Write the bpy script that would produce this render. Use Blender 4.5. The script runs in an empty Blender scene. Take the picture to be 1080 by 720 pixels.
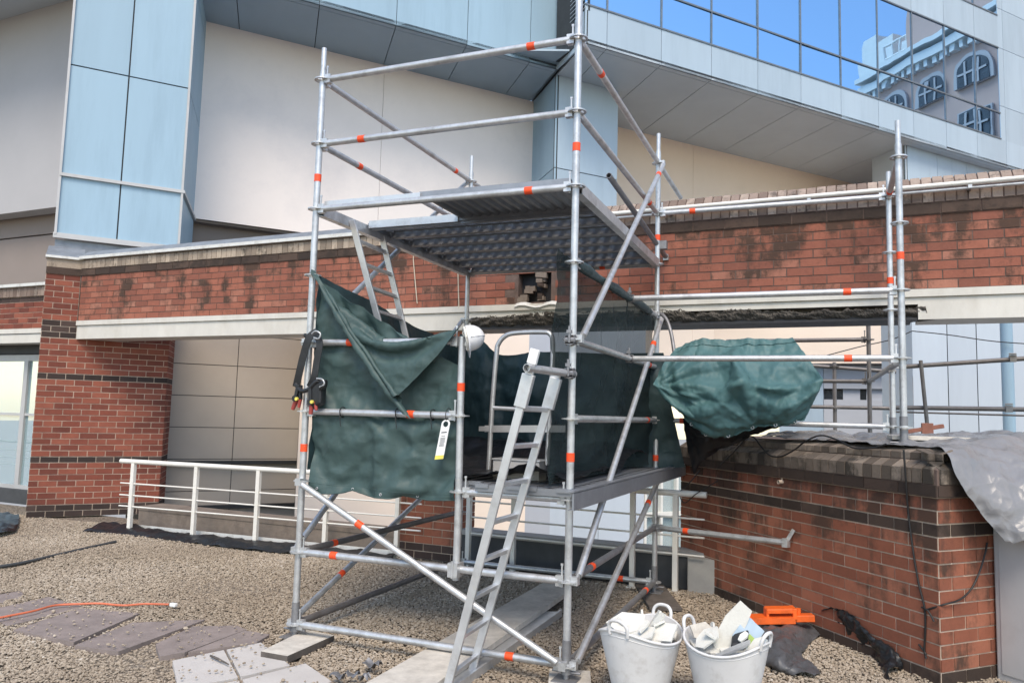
import bpy, math, random
import numpy as np
from mathutils import Vector, Matrix, noise
random.seed(7)
S = bpy.context.scene
COL = S.collection
V = Vector
# ---------------------------------------------------------------- camera
CP = V((3.499, -4.692, 1.639)); YAW, PITCH, ROLL, FPX = -0.3838, 0.0936, 0.0269, 815.845
_cy, _sy, _cp, _sp = math.cos(YAW), math.sin(YAW), math.cos(PITCH), math.sin(PITCH)
CF = V((_sy*_cp, _cy*_cp, _sp)); _r = V((_cy, -_sy, 0)); _u = _r.cross(CF)
CR = _r*math.cos(ROLL) + _u*math.sin(ROLL); CU = -_r*math.sin(ROLL) + _u*math.cos(ROLL)
cam = bpy.data.cameras.new('camera'); co = bpy.data.objects.new('camera', cam); COL.objects.link(co)
cam.sensor_width = 36; cam.lens = FPX/1080*36; cam.clip_start = .05; cam.clip_end = 2000
co.matrix_world = Matrix(((CR.x, CU.x, -CF.x, CP.x), (CR.y, CU.y, -CF.y, CP.y), (CR.z, CU.z, -CF.z, CP.z), (0, 0, 0, 1)))
S.camera = co
# ---------------------------------------------------------------- light
SUN_EL, SUN_HEAD = math.radians(52), math.radians(158)      # heading clockwise from +Y
w = bpy.data.worlds.new('World'); S.world = w; w.use_nodes = True
nt = w.node_tree; bg = nt.nodes['Background']; sky = nt.nodes.new('ShaderNodeTexSky')
sky.sky_type = 'NISHITA'; sky.sun_disc = False; sky.sun_elevation = SUN_EL; sky.sun_rotation = SUN_HEAD
sky.air_density = 1.0; sky.dust_density = .6; sky.ozone_density = 1.0
nt.links.new(sky.outputs[0], bg.inputs[0]); bg.inputs[1].default_value = .14
sl = bpy.data.lights.new('sun', 'SUN'); so = bpy.data.objects.new('sun', sl); COL.objects.link(so)
sl.energy = 1.5; sl.angle = math.radians(26); sl.color = (1, .92, .82)
sd = V((math.sin(SUN_HEAD)*math.cos(SUN_EL), math.cos(SUN_HEAD)*math.cos(SUN_EL), math.sin(SUN_EL)))
so.rotation_euler = sd.to_track_quat('Z', 'Y').to_euler(); so.location = sd*30
S.view_settings.view_transform = 'Standard'; S.view_settings.look = 'None'
S.view_settings.exposure = 1.08; S.view_settings.gamma = 1
S.view_settings.use_white_balance = True; S.view_settings.white_balance_temperature = 7100; S.view_settings.white_balance_tint = 10
S.render.engine = 'CYCLES'
try: S.cycles.max_bounces = 8; S.cycles.transparent_max_bounces = 12
except Exception: pass
# ---------------------------------------------------------------- geometry helpers
def ray(x, y): return CF + CR*((x-540)/FPX) + CU*((360-y)/FPX)
def az(x, y, z): d = ray(x, y); return CP + d*((z-CP.z)/d.z)
def ay(x, y, Y): d = ray(x, y); return CP + d*((Y-CP.y)/d.y)
def apl(x, y, p, n): d = ray(x, y); return CP + d*((V(p)-CP).dot(n)/d.dot(n))
def proj(P):
    d = V(P)-CP; z = d.dot(CF); return 540+FPX*d.dot(CR)/z, 360-FPX*d.dot(CU)/z
def t_at(a, b, px, py):
    best = min(range(201), key=lambda i: (lambda q: (q[0]-px)**2+(q[1]-py)**2)(proj(V(a).lerp(V(b), i/200))))
    return best/200
UP = V((0, 0, 1))
DA = V((math.sin(math.radians(40)), math.cos(math.radians(40)), 0)); NA = V((DA.y, -DA.x, 0))     # facade direction, its outward normal
DB = V((math.sin(math.radians(-39)), math.cos(math.radians(-39)), 0)); NB = V((-DB.y, DB.x, 0))
def frame(d):
    d = d.normalized(); a = UP if abs(d.z) < .95 else V((1, 0, 0))
    s = d.cross(a).normalized(); return s, s.cross(d).normalized()
class MB:
    def __init__(self): self.v = []; self.f = []; self.mi = []; self.sm = []; self.ti = []
    def add(self, vs, fs, m=0, smooth=False, tint=.5):
        b = len(self.v); self.v += [tuple(x) for x in vs]
        for f in fs:
            self.f.append(tuple(b+i for i in f)); self.mi.append(m); self.sm.append(smooth); self.ti.append(tint)
        return self
    def poly(self, pts, m=0, tint=.5): return self.add(pts, [tuple(range(len(pts)))], m, False, tint)
    def box(self, c, size, X=V((1, 0, 0)), Y=V((0, 1, 0)), Z=UP, m=0, tint=.5):
        c = V(c); X = V(X).normalized()*size[0]/2; Y = V(Y).normalized()*size[1]/2; Z = V(Z).normalized()*size[2]/2
        vs = [c+X*a+Y*b+Z*d for d in (-1, 1) for b in (-1, 1) for a in (-1, 1)]
        return self.add(vs, [(0, 2, 3, 1), (4, 5, 7, 6), (0, 1, 5, 4), (2, 6, 7, 3), (0, 4, 6, 2), (1, 3, 7, 5)], m, False, tint)
    def bar(self, a, b, wd, ht, up=UP, m=0, tint=.5):
        a, b = V(a), V(b); d = (b-a); s = d.cross(V(up)).normalized(); u = s.cross(d).normalized()
        return self.box((a+b)/2, (d.length, wd, ht), d, s, u, m, tint)
    def tube(self, a, b, r, seg=14, r2=None, hollow=False, m=0, tint=.5):
        a, b = V(a), V(b); s, u = frame(b-a); r2 = r if r2 is None else r2
        n = seg; vs = []
        for p, rr in ((a, r), (b, r2)):
            vs += [p+(s*math.cos(2*math.pi*i/n)+u*math.sin(2*math.pi*i/n))*rr for i in range(n)]
        fs = [(i, (i+1) % n, n+(i+1) % n, n+i) for i in range(n)]
        self.add(vs, fs, m, True, tint)
        if hollow:
            vi = []
            for p, rr in ((a, r), (a, r*.82), (b, r2), (b, r2*.82)):
                vi += [p+(s*math.cos(2*math.pi*i/n)+u*math.sin(2*math.pi*i/n))*rr for i in range(n)]
            fs = []
            for i in range(n):
                j = (i+1) % n
                fs += [(i, n+i, n+j, j), (2*n+i, 2*n+j, 3*n+j, 3*n+i), (n+i, 3*n+i, 3*n+j, n+j)]
            self.add(vi, fs, m, False, tint)
        else:
            self.add(vs[:n], [tuple(range(n-1, -1, -1))], m); self.add(vs[n:], [tuple(range(n))], m)
        return self
    def path(self, pts, r, seg=10, m=0, closed=False, tint=.5):
        pts = [V(p) for p in pts]; n = len(pts); rings = []; pu = None
        for i, p in enumerate(pts):
            a = pts[(i-1) % n] if closed else pts[max(0, i-1)]; b = pts[(i+1) % n] if closed else pts[min(n-1, i+1)]
            d = (b-a).normalized()
            if pu is None: s, u = frame(d)
            else:
                s = d.cross(pu).normalized(); s = -s if False else s; u = s.cross(d).normalized()
            pu = u; rr = r[i] if isinstance(r, (list, tuple)) else r
            rings.append([p+(s*math.cos(2*math.pi*k/seg)+u*math.sin(2*math.pi*k/seg))*rr for k in range(seg)])
        vs = [q for rg in rings for q in rg]; fs = []
        for i in range(n if closed else n-1):
            j = (i+1) % n
            fs += [(i*seg+k, i*seg+(k+1) % seg, j*seg+(k+1) % seg, j*seg+k) for k in range(seg)]
        self.add(vs, fs, m, True, tint)
        if not closed:
            self.add(rings[0], [tuple(range(seg-1, -1, -1))], m); self.add(rings[-1], [tuple(range(seg))], m)
        return self
    def prism(self, base, h, m=0, tint=.5, mtop=None):
        base = [V(p) for p in base]; n = len(base); h = V(h)
        vs = base+[p+h for p in base]
        self.add(vs, [(i, (i+1) % n, n+(i+1) % n, n+i) for i in range(n)], m, False, tint)
        self.add(vs, [tuple(range(n-1, -1, -1))], m, False, tint); self.add(vs, [tuple(range(n, 2*n))], m if mtop is None else mtop, False, tint)
        return self
    def grid(self, P, m=0, smooth=True, tint=.5):
        R, Cn = len(P), len(P[0]); vs = [p for row in P for p in row]
        return self.add(vs, [(i*Cn+j, i*Cn+j+1, (i+1)*Cn+j+1, (i+1)*Cn+j) for i in range(R-1) for j in range(Cn-1)], m, smooth, tint)
    def sheet(self, P, th, m=0, tint=.5):
        # a cloth grid with a real thickness th
        R, Cn = len(P), len(P[0]); N = [[None]*Cn for _ in range(R)]
        for i in range(R):
            for j in range(Cn):
                du = P[i][min(j+1, Cn-1)]-P[i][max(j-1, 0)]; dv = P[min(i+1, R-1)][j]-P[max(i-1, 0)][j]
                q = du.cross(dv); N[i][j] = q.normalized() if q.length > 1e-9 else V((0, -1, 0))
        Q = [[P[i][j]-N[i][j]*th for j in range(Cn)] for i in range(R)]
        self.grid(P, m, True, tint); self.grid([row[::-1] for row in Q], m, True, tint)
        for seq in ([(0, j) for j in range(Cn)], [(R-1, j) for j in range(Cn)], [(i, 0) for i in range(R)], [(i, Cn-1) for i in range(R)]):
            for (a, b), (c, d) in zip(seq, seq[1:]): self.poly([P[a][b], P[c][d], Q[c][d], Q[a][b]], m, tint)
        return self
    def build(self, name, mats, parent=None, bevel=0, normals=False):
        me = bpy.data.meshes.new(name); off = ROOT.get(parent.name, V((0, 0, 0))) if parent else V((0, 0, 0))
        me.from_pydata([(x-off.x, y-off.y, z-off.z) for x, y, z in self.v], [], self.f)
        mats = mats if isinstance(mats, (list, tuple)) else [mats]
        for mm in mats: me.materials.append(mm)
        me.polygons.foreach_set('material_index', self.mi); me.polygons.foreach_set('use_smooth', self.sm)
        at_ = me.attributes.new('tint', 'FLOAT', 'FACE'); at_.data.foreach_set('value', self.ti)
        me.update(); o = bpy.data.objects.new(name, me); COL.objects.link(o)
        if parent: o.parent = parent; ROOT[o.name] = off
        if bevel:
            b = o.modifiers.new('bevel', 'BEVEL'); b.width = bevel; b.segments = 2; b.limit_method = 'ANGLE'
        return o
ROOT = {}
def tag(o, label=None, cat=None, group=None, kind=None):
    if label: o['label'] = label
    if cat: o['category'] = cat
    if group: o['group'] = group
    if kind: o['kind'] = kind
    return o
def thing(name, loc, label, cat, group=None):
    o = bpy.data.objects.new(name, None); COL.objects.link(o); o.location = loc; o.empty_display_size = .1
    ROOT[o.name] = V(loc); return tag(o, label, cat, group)
def catmull(P, n):
    P = [V(p) for p in P]; out = []
    for i in range(len(P)-1):
        a, b, c, d = P[max(i-1, 0)], P[i], P[i+1], P[min(i+2, len(P)-1)]
        for k in range(n):
            t = k/n
            out.append(.5*((2*b)+(c-a)*t+(2*a-5*b+4*c-d)*t*t+(3*b-a-3*c+d)*t**3))
    return out+[P[-1].copy()]
def surf(ctrl, nu, nv):
    rows = [catmull(r, nu) for r in ctrl]
    cols = [catmull([r[j] for r in rows], nv) for j in range(len(rows[0]))]
    return [[cols[j][i] for j in range(len(cols))] for i in range(len(cols[0]))]
def crumple(P, amp, sc, seed=0, aniso=(1, 1, 1), edge=True):
    R, Cn = len(P), len(P[0]); out = []
    for i in range(R):
        row = []
        for j in range(Cn):
            p = P[i][j]
            du = P[i][min(j+1, Cn-1)]-P[i][max(j-1, 0)]; dv = P[min(i+1, R-1)][j]-P[max(i-1, 0)][j]
            n = du.cross(dv); n = n.normalized() if n.length > 1e-9 else V((0, -1, 0))
            q = V((p.x*aniso[0], p.y*aniso[1], p.z*aniso[2]))*sc+V((seed*3.1, seed*1.7, seed*.9))
            # ridged noise gives creases rather than bumps
            h = (abs(noise.noise(q))*2-.6)+.5*(abs(noise.noise(q*2.3))*2-.6)+.25*noise.noise(q*5)
            row.append(p+n*h*amp)
        out.append(row)
    return out
# ---------------------------------------------------------------- materials
def new_mat(name):
    m = bpy.data.materials.new(name); m.use_nodes = True; n = m.node_tree.nodes; return m, n, m.node_tree.links, n['Principled BSDF']
def ramp(n, stops):
    r = n.new('ShaderNodeValToRGB'); e = r.color_ramp.elements
    while len(e) < len(stops): e.new(.5)
    for k, (p, c) in enumerate(stops): e[k].position = p; e[k].color = (*c, 1) if len(c) == 3 else c
    return r
def noise_n(n, l, scale, detail=4, rough=.6, vec=None, stretch=None):
    t = n.new('ShaderNodeTexNoise'); t.inputs['Scale'].default_value = scale; t.inputs['Detail'].default_value = detail; t.inputs['Roughness'].default_value = rough
    g = n.new('ShaderNodeNewGeometry'); mp = n.new('ShaderNodeMapping'); l.new(g.outputs['Position'], mp.inputs[0])
    if stretch: mp.inputs['Scale'].default_value = stretch
    l.new(mp.outputs[0], t.inputs['Vector']); return t
def mix(n, l, a, b, fac, mode='MIX'):
    x = n.new('ShaderNodeMix'); x.data_type = 'RGBA'; x.blend_type = mode
    for sock, val in ((x.inputs[6], a), (x.inputs[7], b), (x.inputs[0], fac)):
        if hasattr(val, 'links') or hasattr(val, 'is_output'): l.new(val, sock)
        elif isinstance(val, (int, float)): sock.default_value = val
        else: sock.default_value = (*val, 1)
    return x.outputs[2]
def math_n(n, l, op, a, b=None, c=None, clamp=False):
    x = n.new('ShaderNodeMath'); x.operation = op; x.use_clamp = clamp
    for i, val in enumerate((a, b, c)):
        if val is None: continue
        if hasattr(val, 'is_output'): l.new(val, x.inputs[i])
        else: x.inputs[i].default_value = val
    return x.outputs[0]
def simple(name, col, rough=.6, metal=0, var=.15, scale=6, bump=0, bscale=60, dirt=None, dirt_amt=.5, dscale=2.5, stretch=None, spec=.5, tint=0, splash=0):
    m, n, l, b = new_mat(name); c = V(col)
    t = noise_n(n, l, scale, 5, .65, stretch=stretch)
    r = ramp(n, [(.3, tuple(c*(1-var))), (.7, tuple(min(1, x*(1+var)) for x in c))]); l.new(t.outputs[0], r.inputs[0]); out = r.outputs[0]
    if dirt:
        d = noise_n(n, l, dscale, 6, .7, stretch=stretch); dr = ramp(n, [(.5, (0, 0, 0)), (.72, (dirt_amt,)*3)]); l.new(d.outputs[0], dr.inputs[0])
        out = mix(n, l, out, dirt, dr.outputs[0])
    if splash:
        d = noise_n(n, l, 38, 3, .55); dr = ramp(n, [(.64, (0, 0, 0)), (.70, (splash,)*3)]); l.new(d.outputs[0], dr.inputs[0]); out = mix(n, l, out, (.62, .60, .56), dr.outputs[0])
        d = noise_n(n, l, 21, 5, .7); dr = ramp(n, [(.66, (0, 0, 0)), (.76, (splash,)*3)]); l.new(d.outputs[0], dr.inputs[0]); out = mix(n, l, out, (.20, .11, .06), dr.outputs[0])
    if tint:
        a = n.new('ShaderNodeAttribute'); a.attribute_name = 'tint'
        k = math_n(n, l, 'MULTIPLY_ADD', a.outputs['Fac'], tint*2, 1-tint)
        vm = n.new('ShaderNodeVectorMath'); vm.operation = 'SCALE'; l.new(out, vm.inputs[0]); l.new(k, vm.inputs['Scale']); out = vm.outputs[0]
    l.new(out, b.inputs['Base Color']); b.inputs['Roughness'].default_value = rough; b.inputs['Metallic'].default_value = metal
    b.inputs['Specular IOR Level'].default_value = spec
    rn = noise_n(n, l, scale*3, 4, .6); rr = n.new('ShaderNodeMapRange'); rr.inputs[3].default_value = max(.03, rough-.1); rr.inputs[4].default_value = min(1, rough+.12)
    l.new(rn.outputs[0], rr.inputs[0]); l.new(rr.outputs[0], b.inputs['Roughness'])
    if bump:
        bt = noise_n(n, l, bscale, 5, .7); bp = n.new('ShaderNodeBump'); bp.inputs['Strength'].default_value = bump; bp.inputs['Distance'].default_value = .01
        l.new(bt.outputs[0], bp.inputs['Height']); l.new(bp.outputs[0], b.inputs['Normal'])
    return m
def brick_mat(name, stops, stain=0.0, stain_col=(.025, .02, .016), top=None, scale=1.6, streak=0.0):
    # stops: ramp of fired-clay colours picked per brick; top=(z0,z1): staining denser near the top edge of the wall
    m, n, l, b = new_mat(name)
    a = n.new('ShaderNodeAttribute'); a.attribute_name = 'tint'
    r = ramp(n, stops); l.new(a.outputs['Fac'], r.inputs[0])
    f = noise_n(n, l, 45, 5, .7); out = mix(n, l, r.outputs[0], mix(n, l, r.outputs[0], (.5, .5, .5), 1, 'MULTIPLY'), math_n(n, l, 'MULTIPLY', f.outputs[0], .75))
    out = mix(n, l, out, mix(n, l, out, (2, 1.9, 1.8), 1, 'MULTIPLY'), math_n(n, l, 'MULTIPLY', noise_n(n, l, 9, 3, .5).outputs[0], .5))
    if stain:
        d = noise_n(n, l, scale, 12, .78); mask = d.outputs[0]
        if streak:
            d2 = noise_n(n, l, 5, 5, .65, stretch=(1, 1, .18)); mask = math_n(n, l, 'ADD', math_n(n, l, 'MULTIPLY', mask, 1-streak), math_n(n, l, 'MULTIPLY', d2.outputs[0], streak))
        # staining follows single bricks a little
        mask = math_n(n, l, 'ADD', mask, math_n(n, l, 'MULTIPLY_ADD', a.outputs['Fac'], .10, -.05))
        if top:
            g = n.new('ShaderNodeNewGeometry'); sx = n.new('ShaderNodeSeparateXYZ'); l.new(g.outputs['Position'], sx.inputs[0])
            mr = n.new('ShaderNodeMapRange'); l.new(sx.outputs[2], mr.inputs[0]); mr.inputs[1].default_value = top[0]; mr.inputs[2].default_value = top[1]
            mr.inputs[3].default_value = 0; mr.inputs[4].default_value = .07; mask = math_n(n, l, 'ADD', mask, mr.outputs[0])
        sr = ramp(n, [(.52, (0, 0, 0)), (.61, (stain,)*3)]); l.new(mask, sr.inputs[0]); out = mix(n, l, out, stain_col, sr.outputs[0])
    l.new(out, b.inputs['Base Color']); b.inputs['Roughness'].default_value = .85; b.inputs['Specular IOR Level'].default_value = .25
    bt = noise_n(n, l, 70, 5, .7); bp = n.new('ShaderNodeBump'); bp.inputs['Strength'].default_value = .5; bp.inputs['Distance'].default_value = .006
    l.new(bt.outputs[0], bp.inputs['Height']); l.new(bp.outputs[0], b.inputs['Normal'])
    return m
M = {}
M['galv'] = simple('galvanised steel', (.56, .57, .58), .42, .65, .14, 14, dirt=(.26, .25, .24), dirt_amt=.65, dscale=6, splash=.6)
M['galv_worn'] = simple('weathered steel tube', (.20, .19, .19), .55, .5, .2, 12, dirt=(.10, .08, .07), dirt_amt=.6, dscale=6)
M['galv_dark'] = simple('dull galvanised jack', (.25, .25, .26), .5, .6, .2, 14)
M['alu'] = simple('aluminium', (.60, .61, .62), .38, .6, .08, 10, dirt=(.35, .34, .33), dirt_amt=.5, dscale=7, splash=.5)
M['deck'] = simple('galvanised deck steel', (.27, .285, .31), .45, .5, .15, 10, dirt=(.15, .15, .15), dirt_amt=.5)
M['orange'] = simple('fluorescent orange tape', (.90, .085, .02), .5, 0, .12, 20)
M['orange_steel'] = simple('orange powder coat', (.80, .13, .02), .45, 0, .15, 15, dirt=(.25, .06, .02), dirt_amt=.6, dscale=9)
M['white_steel'] = simple('white powder coat', (.74, .72, .67), .42, 0, .06, 8, dirt=(.42, .38, .31), dirt_amt=.35, dscale=4)
M['white_conc'] = simple('painted concrete', (.60, .58, .53), .75, 0, .07, 4, .15, 80, dirt=(.40, .36, .30), dirt_amt=.5, dscale=1.5, stretch=(1, 1, .4))
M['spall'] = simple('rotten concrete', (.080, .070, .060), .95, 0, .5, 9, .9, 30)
M['steel_and_hole_shade'] = simple('rusted dark steel and hole shade', (.035, .035, .038), .6, .3, .3, 8)
M['mortar_dark'] = simple('dark mortar', (.13, .09, .075), .95, 0, .3, 12, .3)
M['mortar'] = simple('cream mortar', (.55, .45, .36), .95, 0, .15, 10, .4, 90, dirt=(.22, .15, .11), dirt_amt=.7, dscale=2)
RED = [(0, (.21, .083, .060)), (.3, (.275, .102, .071)), (.7, (.32, .122, .083)), (1, (.365, .168, .122))]
MAR = [(0, (.14, .046, .034)), (.5, (.21, .064, .044)), (1, (.27, .09, .06))]
LOWR = [(0, (.205, .077, .050)), (.5, (.28, .101, .063)), (1, (.335, .135, .087))]
M['brick_beam'] = brick_mat('weathered red brick', RED, .88, (.045, .034, .026), (2.95, 3.55), 1.7, .35)
M['brick_pier'] = brick_mat('maroon brick', MAR)
M['brick_low'] = brick_mat('orange red brick', LOWR, .85, (.045, .035, .028), (.70, 1.2), 1.3, .4)
M['brick_dark'] = brick_mat('dark plinth brick', [(0, (.035, .026, .024)), (1, (.075, .052, .046))])
M['brick_dark_st'] = brick_mat('sooty dark brick', [(0, (.04, .03, .026)), (1, (.095, .065, .052))], .6, (.02, .018, .016), None, 2)
M['soldier'] = brick_mat('buff coping brick', [(0, (.22, .18, .145)), (.5, (.34, .28, .225)), (1, (.46, .385, .31))], .9, (.03, .026, .022), None, 2.6, .35)
M['soldier_r'] = brick_mat('pinkish coping brick', [(0, (.15, .11, .092)), (.5, (.27, .21, .178)), (1, (.37, .30, .255))], .75, (.06, .05, .044), None, 5, .2)
M['soldier_low'] = brick_mat('sooty buff coping brick', [(0, (.10, .082, .068)), (.5, (.18, .148, .122)), (1, (.30, .25, .205))], .92, (.032, .028, .024), (1.50, 1.20), 2.4, .4)
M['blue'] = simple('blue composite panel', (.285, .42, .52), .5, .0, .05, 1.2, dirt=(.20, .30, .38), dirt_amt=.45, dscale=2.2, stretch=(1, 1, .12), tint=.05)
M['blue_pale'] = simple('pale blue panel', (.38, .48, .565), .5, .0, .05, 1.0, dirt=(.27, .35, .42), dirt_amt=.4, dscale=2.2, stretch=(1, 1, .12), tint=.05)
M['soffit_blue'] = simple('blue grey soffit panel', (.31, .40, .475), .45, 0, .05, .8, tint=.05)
M['far_pale'] = simple('far pale panel', (.50, .555, .61), .5, .0, .04, 1.0, dirt=(.42, .47, .52), dirt_amt=.4, dscale=2.2, stretch=(1, 1, .12), tint=.04)
M['grey_panel'] = simple('grey soffit panel', (.50, .56, .61), .5, .1, .05, .8, tint=.05)
M['joint'] = simple('dark joint', (.03, .035, .04), .7)
M['mullion'] = simple('grey window bar', (.16, .19, .22), .45, .3)
M['cream'] = simple('cream render', (.83, .76, .725), .85, 0, .04, .7, .05, 40, dirt=(.52, .49, .50), dirt_amt=.5, dscale=.35)
M['peach'] = simple('peach render', (.86, .715, .595), .85, 0, .04, .6, .05, 40)
M['grey_wall'] = simple('grey render', (.40, .395, .405), .85, 0, .05, .6)
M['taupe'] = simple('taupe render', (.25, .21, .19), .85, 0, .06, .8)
M['tan'] = simple('tan panel', (.40, .34, .285), .7, 0, .05, .9, dirt=(.34, .29, .24), dirt_amt=.5, dscale=.5)
M['lilac'] = simple('lilac grey render', (.44, .46, .50), .8, 0, .04, .8)
M['pink_stone'] = simple('pink stone', (.62, .41, .35), .8, 0, .06, .3)
M['blue_stone'] = simple('blue grey trim', (.50, .46, .47), .7, 0, .06, .5)
M['white'] = simple('white paint', (.8, .8, .79), .5, 0, .04, 5)
M['flash'] = simple('white metal capping', (.66, .66, .63), .5, .1, .1, 5, dirt=(.2, .18, .15), dirt_amt=.6, dscale=5)
M['lead'] = simple('lead flashing', (.22, .24, .27), .5, .3, .25, 5, .3, 20)
M['black'] = simple('black plastic', (.016, .017, .019), .45, 0, .4, 8, .3, 25)
M['black_rubber'] = simple('black rubber', (.02, .02, .021), .6)
M['timber'] = simple('weathered scaffold board', (.56, .52, .46), .8, 0, .2, 7, .3, 60, dirt=(.22, .19, .16), dirt_amt=.5, dscale=4)
M['timber_dark'] = simple('dark sole board', (.10, .085, .075), .85, 0, .3, 9, .3)
M['slab_pink'] = simple('pinkish paver', (.25, .205, .188), .85, 0, .18, 7, .25, 70, dirt=(.15, .125, .12), dirt_amt=.6, dscale=3)
M['slab_pale'] = simple('pale paver', (.52, .49, .46), .85, 0, .08, 8, .25, 70, dirt=(.36, .33, .31), dirt_amt=.5, dscale=4)
M['tub'] = simple('white flexible plastic', (.66, .655, .65), .45, 0, .06, 5, dirt=(.40, .37, .34), dirt_amt=.55, dscale=9)
M['plaster'] = simple('broken plasterboard', (.66, .65, .60), .9, 0, .08, 12, .3, 80, dirt=(.35, .32, .27), dirt_amt=.5, dscale=12)
M['kerb_brown'] = simple('brown kerb', (.20, .16, .13), .85, 0, .2, 6, .3, 40, dirt=(.09, .07, .06), dirt_amt=.6, dscale=5)
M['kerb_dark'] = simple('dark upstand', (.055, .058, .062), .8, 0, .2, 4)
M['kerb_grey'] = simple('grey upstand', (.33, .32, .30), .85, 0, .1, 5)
M['cabinet'] = simple('grey sheet metal', (.46, .46, .46), .5, .1, .05, 3, dirt=(.33, .31, .29), dirt_amt=.4, dscale=2)
M['yellow'] = simple('yellow print', (.75, .65, .12), .6)
M['print'] = simple('grey print', (.10, .10, .11), .7)
M['hat'] = simple('white hard shell', (.78, .78, .80), .3, 0, .03, 5)
M['redplastic'] = simple('red plastic grip', (.35, .06, .05), .45, 0, .2, 20)
M['green_glossy'] = simple('green print', (.35, .5, .12), .5)
M['cable'] = simple('black cable', (.015, .015, .016), .5)
M['cord'] = simple('orange cable', (.62, .16, .08), .5)
M['hose'] = simple('grey black hose', (.05, .055, .06), .6)
M['rope'] = simple('pale rope', (.55, .48, .38), .9)
M['redwood'] = simple('reddish timber', (.24, .10, .07), .8, 0, .25, 12)
def cloth(name, col, rough=.42, sheen=.0, weave=260, alpha=1.0, fade=(1, 1, 1), trans=0.0, spec=.4, crk=.42):
    m, n, l, b = new_mat(name); c = V(col)
    t = noise_n(n, l, 3.2, 6, .65); r = ramp(n, [(.3, tuple(c*.9)), (.7, tuple(V((c.x*fade[0], c.y*fade[1], c.z*fade[2]))*1.1))]); l.new(t.outputs[0], r.inputs[0])
    l.new(r.outputs[0], b.inputs['Base Color']); b.inputs['Roughness'].default_value = rough; b.inputs['Specular IOR Level'].default_value = spec
    b.inputs['Alpha'].default_value = alpha; b.inputs['Transmission Weight'].default_value = 0
    # crinkles: creased facets at two sizes, over a fine woven grain
    def vor(scale, stretch, wob):
        g = n.new('ShaderNodeNewGeometry'); mp = n.new('ShaderNodeMapping'); mp.inputs['Scale'].default_value = stretch; mp.inputs['Rotation'].default_value = (.3, .5, .4)
        wn = n.new('ShaderNodeTexNoise'); wn.inputs['Scale'].default_value = 4; va = n.new('ShaderNodeVectorMath'); va.operation = 'MULTIPLY_ADD'; va.inputs[1].default_value = (wob,)*3
        l.new(g.outputs['Position'], wn.inputs['Vector']); l.new(wn.outputs['Color'], va.inputs[0]); l.new(g.outputs['Position'], va.inputs[2]); l.new(va.outputs[0], mp.inputs[0])
        v = n.new('ShaderNodeTexVoronoi'); v.inputs['Scale'].default_value = scale; l.new(mp.outputs[0], v.inputs['Vector']); return v.outputs['Distance']
    h1 = vor(4.5, (1, 1, 1.4), .25); h2 = vor(12, (1.5, 1, .8), .12); wv = noise_n(n, l, 160, 2, .5)
    hh = math_n(n, l, 'ADD', math_n(n, l, 'MULTIPLY', h1, 1.0), math_n(n, l, 'MULTIPLY_ADD', h2, .38, math_n(n, l, 'MULTIPLY', wv.outputs[0], .05)))
    bp = n.new('ShaderNodeBump'); bp.inputs['Strength'].default_value = crk; bp.inputs['Distance'].default_value = .03
    l.new(hh, bp.inputs['Height']); l.new(bp.outputs[0], b.inputs['Normal'])
    return m
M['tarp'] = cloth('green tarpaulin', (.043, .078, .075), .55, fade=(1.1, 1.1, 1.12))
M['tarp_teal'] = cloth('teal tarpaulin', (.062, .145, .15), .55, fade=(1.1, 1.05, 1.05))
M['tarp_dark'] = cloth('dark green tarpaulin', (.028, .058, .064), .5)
M['tarp_silver'] = cloth('silver tarpaulin', (.21, .21, .215), .26, fade=(1, 1, 1.02), crk=.7)
M['sheet_black'] = cloth('black sheeting', (.014, .016, .019), .38)
M['sheet_grey'] = cloth('dark grey sheeting', (.085, .087, .093), .42, crk=.8)
M['net'] = cloth('green shade net', (.020, .034, .036), .7, alpha=.80, spec=.2)
def glass(name, tint, rough=.02, alpha=1.0, wob=0.0):
    m, n, l, b = new_mat(name); b.inputs['Base Color'].default_value = (*tint, 1); b.inputs['Metallic'].default_value = 1; b.inputs['Roughness'].default_value = rough
    if wob:
        t = noise_n(n, l, .55, 2, .4); bp = n.new('ShaderNodeBump'); bp.inputs['Strength'].default_value = wob; bp.inputs['Distance'].default_value = .05
        l.new(t.outputs[0], bp.inputs['Height']); l.new(bp.outputs[0], b.inputs['Normal'])
    return m
M['mirror'] = glass('reflective glazing', (.37, .62, .86), .015, wob=.17)
def pane(name, col, alpha):
    m, n, l, b = new_mat(name); b.inputs['Base Color'].default_value = (*col, 1); b.inputs['Roughness'].default_value = .05; b.inputs['Alpha'].default_value = alpha
    return m
M['pane_green'] = pane('greenish pane', (.36, .52, .56), .32)
M['pane_dark'] = simple('dark window glass', (.055, .06, .065), .25, 0, .5, 1.5)
def stone_mat():
    m, n, l, b = new_mat('gravel stone'); a = n.new('ShaderNodeAttribute'); a.attribute_name = 'tint'
    r = ramp(n, [(0, (.22, .18, .145)), (.25, (.35, .29, .23)), (.6, (.46, .39, .31)), (.88, (.56, .49, .41)), (1, (.66, .61, .55))]); l.new(a.outputs['Fac'], r.inputs[0])
    t = noise_n(n, l, .9, 4, .6); out = mix(n, l, r.outputs[0], mix(n, l, r.outputs[0], (.62, .58, .52), 1, 'MULTIPLY'), math_n(n, l, 'MULTIPLY', t.outputs[0], .9, clamp=True))
    l.new(out, b.inputs['Base Color']); b.inputs['Roughness'].default_value = .9; b.inputs['Specular IOR Level'].default_value = .2
    return m
M['stone'] = stone_mat()
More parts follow.
